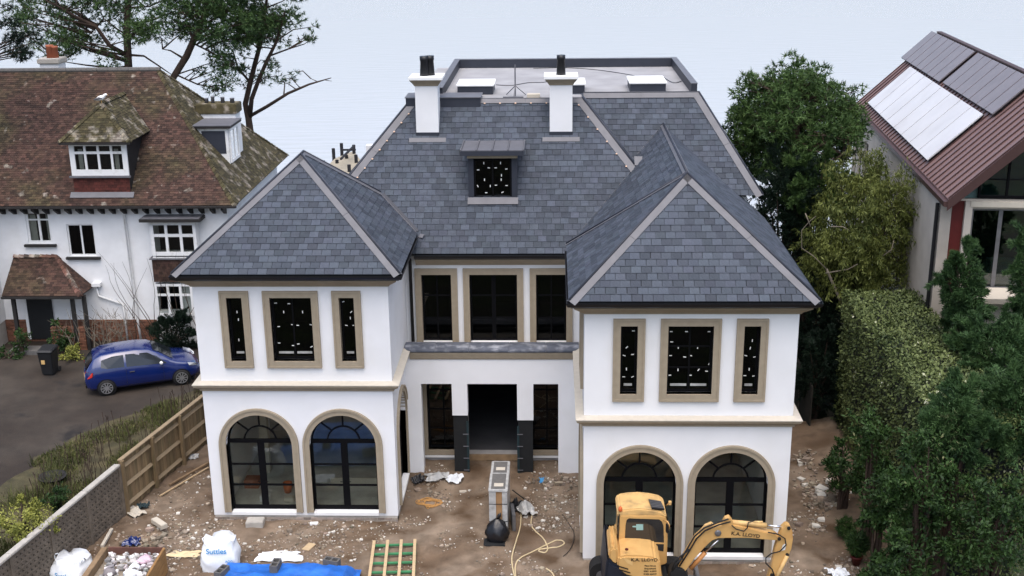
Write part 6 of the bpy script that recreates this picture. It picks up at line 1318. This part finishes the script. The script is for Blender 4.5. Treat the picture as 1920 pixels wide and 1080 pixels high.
# open rubbish skip
def skip():
    zt = .62; a, c = onZ(200, 1022, zt), onZ(318, 1020, zt); t = thing('rubbish_skip', 'open timber-sided skip filled with rubbish at the bottom left', 'skip', gp(250, 1090)); x0, x1, y1, y0 = a.x-.02, c.x-.1, a.y-.1, a.y-1.9
    z0 = -.15; B().box((x0, y0, z0), (x1, y1, z0+.08)).build('floor', 'timberold', t)
    for nm, pa_, pb_, th_ in (('side_panel', (x0, y0), (x0, y1), .16), ('side_panel', (x1, y0), (x1, y1), .07), ('back_panel', (x0+.1, y1), (x1-.05, y1), .05)):
        b = B(); b.beam((pa_[0], pa_[1], (zt+z0)/2), (pb_[0], pb_[1], (zt+z0)/2), th_, zt-z0-.01); b.build(nm, {'back_panel': 'rustbrown', 'side_panel': 'timberold' if pa_[0] == x0 else 'plywood'}[nm], t, bevel=.008)
    b = B(); b.box((x0+.1, y0, z0+.08), (x1-.05, y1-.04, zt-.22)); b.build('fill', 'rubble', t)
    for k in range(70): pass
    rb = B()
    for k in range(150): rock(rb, (random.uniform(x0+.2, x1-.15), random.uniform(y0+.1, y1-.12), zt-.2+random.uniform(-.02, .12)), random.uniform(.03, .11), .6)
    rb.build('loose_waste', 'waste', t, kind='stuff')
    for k, (mt, sx) in enumerate((('sack', .4), ('waste', .35), ('sack', .3), ('pinkbag', .36), ('pinkbag', .26))):
        cx_, cy_ = random.uniform(x0+.35, x1-.35), random.uniform(y0+.5, y1-.4); b = B(); n = 12
        for i_ in range(1): pass
        V = []; Fq = []
        for j in range(7):
            th_ = math.pi*j/6
            for q_ in range(n): ph = 2*math.pi*q_/n; rr = sx*.5*math.sin(th_)*(1+.25*math.sin(3*ph+k)+.15*math.sin(5*ph+j)); V.append((cx_+rr*math.cos(ph), cy_+rr*math.sin(ph), zt-.12-math.cos(th_)*sx*.35))
        for j in range(6):
            for q_ in range(n): Fq.append((j*n+q_, j*n+(q_+1) % n, (j+1)*n+(q_+1) % n, (j+1)*n+q_))
        b.add(V, Fq); tag(b.build('rubbish_bag', mt, None, True), ['white rubbish bag at the left of the open skip', 'grey rubbish bundle in the open skip', 'small white rubbish bag in the open skip', 'pink rubbish bag in the open skip', 'small pink rubbish bag in the open skip'][k], 'bag', 'bags in the skip')
M('rustbrown', (.13, .06, .045), .8, .3, 3); M('plywood', (.30, .165, .06), .8, .35, 3, stretch=(1, 1, 6)); M('waste', (.5, .47, .46), .8, .3, 6, .3, 20, island=.6); M('pinkbag', (.62, .45, .52), .5, .2, 5)
skip()
# wrapped window crates standing on end, bin bag, sacks
def crates():
    y0 = -1.1; x0, x1 = 8.42, 8.95; zt = onY(940, 921, y0).z; yb = onZ(945, 888, zt).y
    for k, (lab, ya, yb_, zz) in enumerate((('tall cardboard crate in clear wrap standing on the path to the entrance', y0, yb, zt), ('second wrapped crate standing behind the tall one, nearer the entrance', yb+.12, yb+1.0, zt-.10))):
        t = thing('wrapped_crate', lab, 'crate', (8.7, (ya+yb_)/2, 0)); g0 = min(gz(x0, ya), gz(x1, yb_))-.02
        B().box((x0+.03, ya+.03, g0), (x1-.03, yb_-.03, zz-.03)).build('carton', 'cardboard', t); b = B()
        b.box((x0, ya, g0), (x0+.20, ya+.025, zz)); b.box((x1-.15, ya, g0), (x1, ya+.025, zz)); b.box((x0, ya+.03, g0), (x0+.025, yb_, zz)); b.box((x1-.025, ya+.03, g0), (x1, yb_, zz)); b.build('side_wrap', 'plasticclear', t, kind='stuff')
        B().box((x0-.015, ya-.02, zz-.028), (x1+.015, yb_, zz+.03)).build('top_wrap', 'plasticclear', t, bevel=.02)
        B().box((x0+.06, ya+.08, zz+.032), (x1-.06, yb_-.08, zz+.04)).build('top_label', 'blockgrey', t); B().box((x0+.14, ya+.22, zz+.042), (x1-.12, ya+.42, zz+.046)).build('label_panel', 'stonepale', t)
        b = B()
        for f_ in (.35, .72): b.box((x0-.004, ya-.006, g0+(zz-g0)*f_), (x1+.004, ya-.001, g0+(zz-g0)*f_+.02))
        b.build('strap', 'black', t, kind='stuff')
    p = gp(932, 1018); t = thing('bin_bag', 'black bin bag slumped against the front of the wrapped crate', 'bag', p); n = 20; V = []; Fq = []; p = p+Vector((0, .18, 0))
    for j in range(10):
        f_ = j/9; rr = .34*math.sin(math.pi*min(.22+f_*.75, .985))**.7
        for q_ in range(n): ph = 2*math.pi*q_/n; k_ = 1+.10*math.sin(5*ph+j*.7)+.06*math.sin(9*ph-j); V.append((p.x+rr*k_*math.cos(ph), p.y+.75*rr*k_*math.sin(ph)+.10*f_, p.z-.03+.66*f_))
    for j in range(9):
        for q_ in range(n): Fq.append((j*n+q_, j*n+(q_+1) % n, (j+1)*n+(q_+1) % n, (j+1)*n+q_))
    B().add(V, Fq).build('bag', 'plasticblack', t, True); B().tube([p+Vector((0, .1, .6)), p+Vector((.06, .12, .72)), p+Vector((.10, .1, .82))], [.03, .06, .015], 8).build('bag_neck', 'plasticblack', t, True)
    ground_box('black_board', 'flat black board lying under the bin bag', 'board', 927, 1017, .62, .42, .03, .02, 'blackmatt', .004)
    ground_box('grey_sheet_board', 'grey sheet board leaning along the right side of the crate', 'board', 962, 985, .10, .75, .55, .12, 'steel', .01)
    sheet('cement_sack', 'torn grey cement sack right of the wrapped crate', 'sack', 985, 962, .5, .62, .5, 'plasticclear', .2, 31, h0=.35); sheet('dark_tool_bag', 'dark tool bag lying between the crate and cement sack', 'bag', 969, 955, .42, .42, .2, 'plasticblack', .2, 33, h0=.3)
    a = gp(996, 948); tag(B().tube([onY(961, 919, -.0), a+Vector((0, 0, .05))], .018, 6).build('spade_shaft', 'oldblack'), 'dark tool shaft leaning on the right side of the crate', 'tool')
crates()
def hose(name, label, pxs, r, mat, cat, dz=.02, sm=6):
    P = [gp(x, y)+Vector((0, 0, dz)) for x, y in pxs]; out = []
    for i in range(len(P)-1):
        p0, p1, p2, p3 = P[max(i-1, 0)], P[i], P[i+1], P[min(i+2, len(P)-1)]
        for k in range(sm):
            t_ = k/sm; q_ = .5*((2*p1)+(p2-p0)*t_+(2*p0-5*p1+4*p2-p3)*t_*t_+(3*p1-p0-3*p2+p3)*t_**3); q_.z = max(q_.z, gz(q_.x, q_.y)+r*.7); out.append(q_)
    out.append(P[-1]); return tag(B().tube(out, r, 6).build(name, mat, None, True), label, cat)
hose('yellow_hose', 'pale yellow hose looping over the dirt in front of the entrance', [(977, 946), (976, 985), (968, 1015), (960, 1045), (962, 1070), (968, 1090), (966, 1065), (975, 1048), (1000, 1035), (1030, 1020), (1050, 1014), (1058, 1020), (1045, 1027), (1020, 1030), (1010, 1034), (1022, 1037), (1027, 1028), (1018, 1010), (1005, 998), (996, 985), (998, 965)], .019, 'hose', 'hose')
hose('yellow_hose', 'short end of pale yellow hose at the bottom edge', [(1024, 1067), (1034, 1074), (1040, 1084), (1046, 1096)], .019, 'hose', 'hose'); hose('black_cable', 'thin black cable curving beside the right wing wall', [(1054, 965), (1068, 985), (1076, 1000), (1074, 1020), (1066, 1035), (1056, 1044)], .010, 'black', 'cable')
pts = []; c0 = (806, 944)
for k in range(60): a = k*.9; pts.append((c0[0]+math.cos(a)*random.uniform(8, 28), c0[1]+math.sin(a)*random.uniform(3, 12)))
hose('orange_rope', 'tangled heap of orange rope near the side arch of the left wing', pts, .012, 'rope', 'rope', .03, 4)
# rubble: larger pieces one by one, small ones as stuff
spots = [((1508, 862), 14, 14, .16, 4), ((1585, 1060), 22, 14, .10, 3), ((300, 1012), 40, 18, .12, 12), ((235, 1015), 30, 14, .11, 4), ((345, 1005), 22, 8, .10, 3), ((1040, 905), 45, 8, .13, 8), ((1545, 935), 22, 16, .18, 7), ((1515, 905), 18, 22, .15, 4), ((1530, 985), 20, 22, .11, 4), ((800, 925), 30, 12, .10, 4), ((420, 985), 30, 8, .08, 3), ((1560, 905), 10, 10, .18, 2)]
cnt = 0
for (cx_, cy_), sx, sy, r, n in spots:
    white_ = cx_ > 1500
    for k in range(n):
        p = gp(random.gauss(cx_, sx*.55), random.gauss(cy_, sy*.55)); rr = r*random.uniform(.5, 1.25); b = B(); rock(b, (p.x, p.y, p.z+rr*.28), rr, random.uniform(.35, .75)); near_ = {1508: 'at the rear corner of the right wing', 1585: 'beside the red pot', 300: 'behind the open skip', 235: 'at the left of the open skip', 345: 'beside the yellow sheeting', 1040: 'at the right entrance pier', 1545: 'in the heap below the hedge', 1515: 'along the right side of the right wing', 1530: 'on the track beside the right wing', 800: 'by the orange rope', 420: 'in front of the left arched door', 1560: 'at the foot of the hedge bank'}[cx_]
        tag(b.build('rubble_piece', 'plasterrubble' if (white_ and k % 2) else 'rubble', bevel=.008) if 'plasterrubble' in MATS else b.build('rubble_piece', 'rubble'), 'pale broken lump of rubble '+near_, 'rubble', 'rubble '+near_)
def small_rubble():
    n = 5600; X = np.concatenate([rng.uniform(-4.5, 19.3, n), rng.normal(8.0, 2.6, 500), rng.normal(6.8, .7, 500), rng.normal(10.4, .5, 400), rng.normal(3.3, 1.6, 450), rng.normal(18.0, .7, 700), rng.normal(-.6, .9, 500)]); Y = np.concatenate([rng.uniform(-7, 3.4, n), rng.normal(-1., 2., 500), rng.normal(.6, 1.3, 500), rng.normal(.0, 1.6, 400), rng.normal(-1.2, .9, 450), rng.uniform(-4, 6, 700), rng.normal(-1.6, .8, 500)])
    den = vnoise(X*.8+40, Y*.8+40, 31); path = np.exp(-((X-7.6)/.7)**2)*(Y > -5); xf = np.interp(Y, [-12, -5.5, .25, 5.3, 9], [-5.2, -4.0, -2.85, -1.72, -1.72]); ok = (den > .42) & (rng.random(len(X)) > path*.85) & (X > xf+.2) & ~((X > -.05) & (X < 5.65) & (Y > -.02)) & ~((X > 11.06) & (X < 16.76) & (Y > -2.41)) & (Y < 3.4)
    X, Y = X[ok], Y[ok]; b = B(); Z = yard_z(X, Y)
    for x, y, z in zip(X, Y, Z): r = min(.10, .014+random.expovariate(1/.014)); rock(b, (x, y, z+r*.2), r, .6)
    o = b.build('small_rubble', 'rubble', kind='stuff')
    b = B(); k_ = rng.permutation(len(X))[:900]
    for x, y, z in zip(X[k_]+.1, Y[k_]+.07, Z[k_]): r = min(.075, .012+random.expovariate(1/.014)); rock(b, (x, y, gz(x, y)+r*.2), r, .45)
    tag(b.build('plaster_chips', 'plasterrubble', kind='stuff'), 'white plaster chips strewn over the dirt yard', 'rubble')
    b = B()
    for (cx_, cy_), sx, sy, r, n_ in spots:
        for k in range(n_*(12 if cx_ > 1500 else 7)): p = gp(random.gauss(cx_, sx*.7), random.gauss(cy_, sy*.7)); rr = r*random.uniform(.2, .55); rock(b, (p.x, p.y, p.z+rr*.28), rr, random.uniform(.4, .75))
    tag(b.build('rubble_fragments', 'rubble', kind='stuff'), 'broken fragments heaped around the larger rubble pieces', 'rubble')
    o = bpy.data.objects['small_rubble']; tag(o, 'small stones and broken chips strewn over the dirt yard', 'rubble')
small_rubble()
# things seen through the left arched doors
def inside_box(name, label, cat, x, y, sx, sy, sz, mat, bevel=.01): return tag(B().box((x, y, .082), (x+sx, y+sy, .082+sz)).build(name, mat, bevel=bevel), label, cat)
inside_box('white_carton', 'white printed carton on the floor inside the left arched door', 'box', 1.25, .62, .30, .25, .2, 'white'); inside_box('cream_carton', 'cream carton on the floor inside the left arched door, right half', 'box', 2.0, .60, .30, .22, .14, 'stonepale'); inside_box('red_crate', 'dull red crate on the floor inside the left arched door', 'crate', .55, 1.5, .45, .4, .28, 'terracotta')
t = thing('orange_bucket', 'orange bucket on the floor inside the left arched door', 'bucket', (1.98, 1.3, .082)); B().lathe((1.98, 1.3, .083), [(.11, 0), (.15, .32), (.135, .32), (.1, .02)], 16).build('bucket', 'orange', t, True)
inside_box('cream_board', 'long cream board stood on the floor inside the second arched door', 'board', 3.25, 1.75, 1.7, .05, .26, 'stonepale')
b = B()
for k in range(9): b.box((.75, 3.6, .082+k*.25), (1.05, 3.85, .082+k*.25+.24))
t = thing('block_pillar', 'pale block pillar standing inside the left arched door', 'pillar', (.9, 3.7, .08))
for k in range(13): B().box((.85+.006*(k % 2), 2.6, .084+k*.226), (1.12+.006*(k % 2), 2.85, .084+k*.226+.22)).build('block', 'stonepale', t)
# jetty out on the water
J = thing('jetty', 'pale timber jetty with dark piles standing in the water behind the houses', 'jetty', onZ(640, 330, -5)); dk = -3.6
q4 = [onZ(x, y, dk) for x, y in ((590, 335), (628, 297), (663, 283), (676, 300), (640, 340))]; 
b = B(); b.prism(q4, (0, 0, -.25)); b.build('deck', 'jetty', J)
for x, y, hgt in ((607, 312, .5), (626, 297, .9), (641, 287, .9), (664, 288, .8), (650, 297, .3), (632, 306, .3), (655, 322, .6), (668, 305, .7)):
    p = onZ(x, y, dk); B().tube([Vector((p.x, p.y, -6)), Vector((p.x, p.y, dk+hgt))], .15, 8).build('pile', 'pile', J)
for a, c in (((642, 300), (668, 300)), ((640, 318), (665, 292))): A_, C_ = onZ(*a, dk), onZ(*c, dk); B().beam(A_+Vector((0, 0, .9)), C_+Vector((0, 0, .9)), .15, .15).build('rail', 'pile', J)
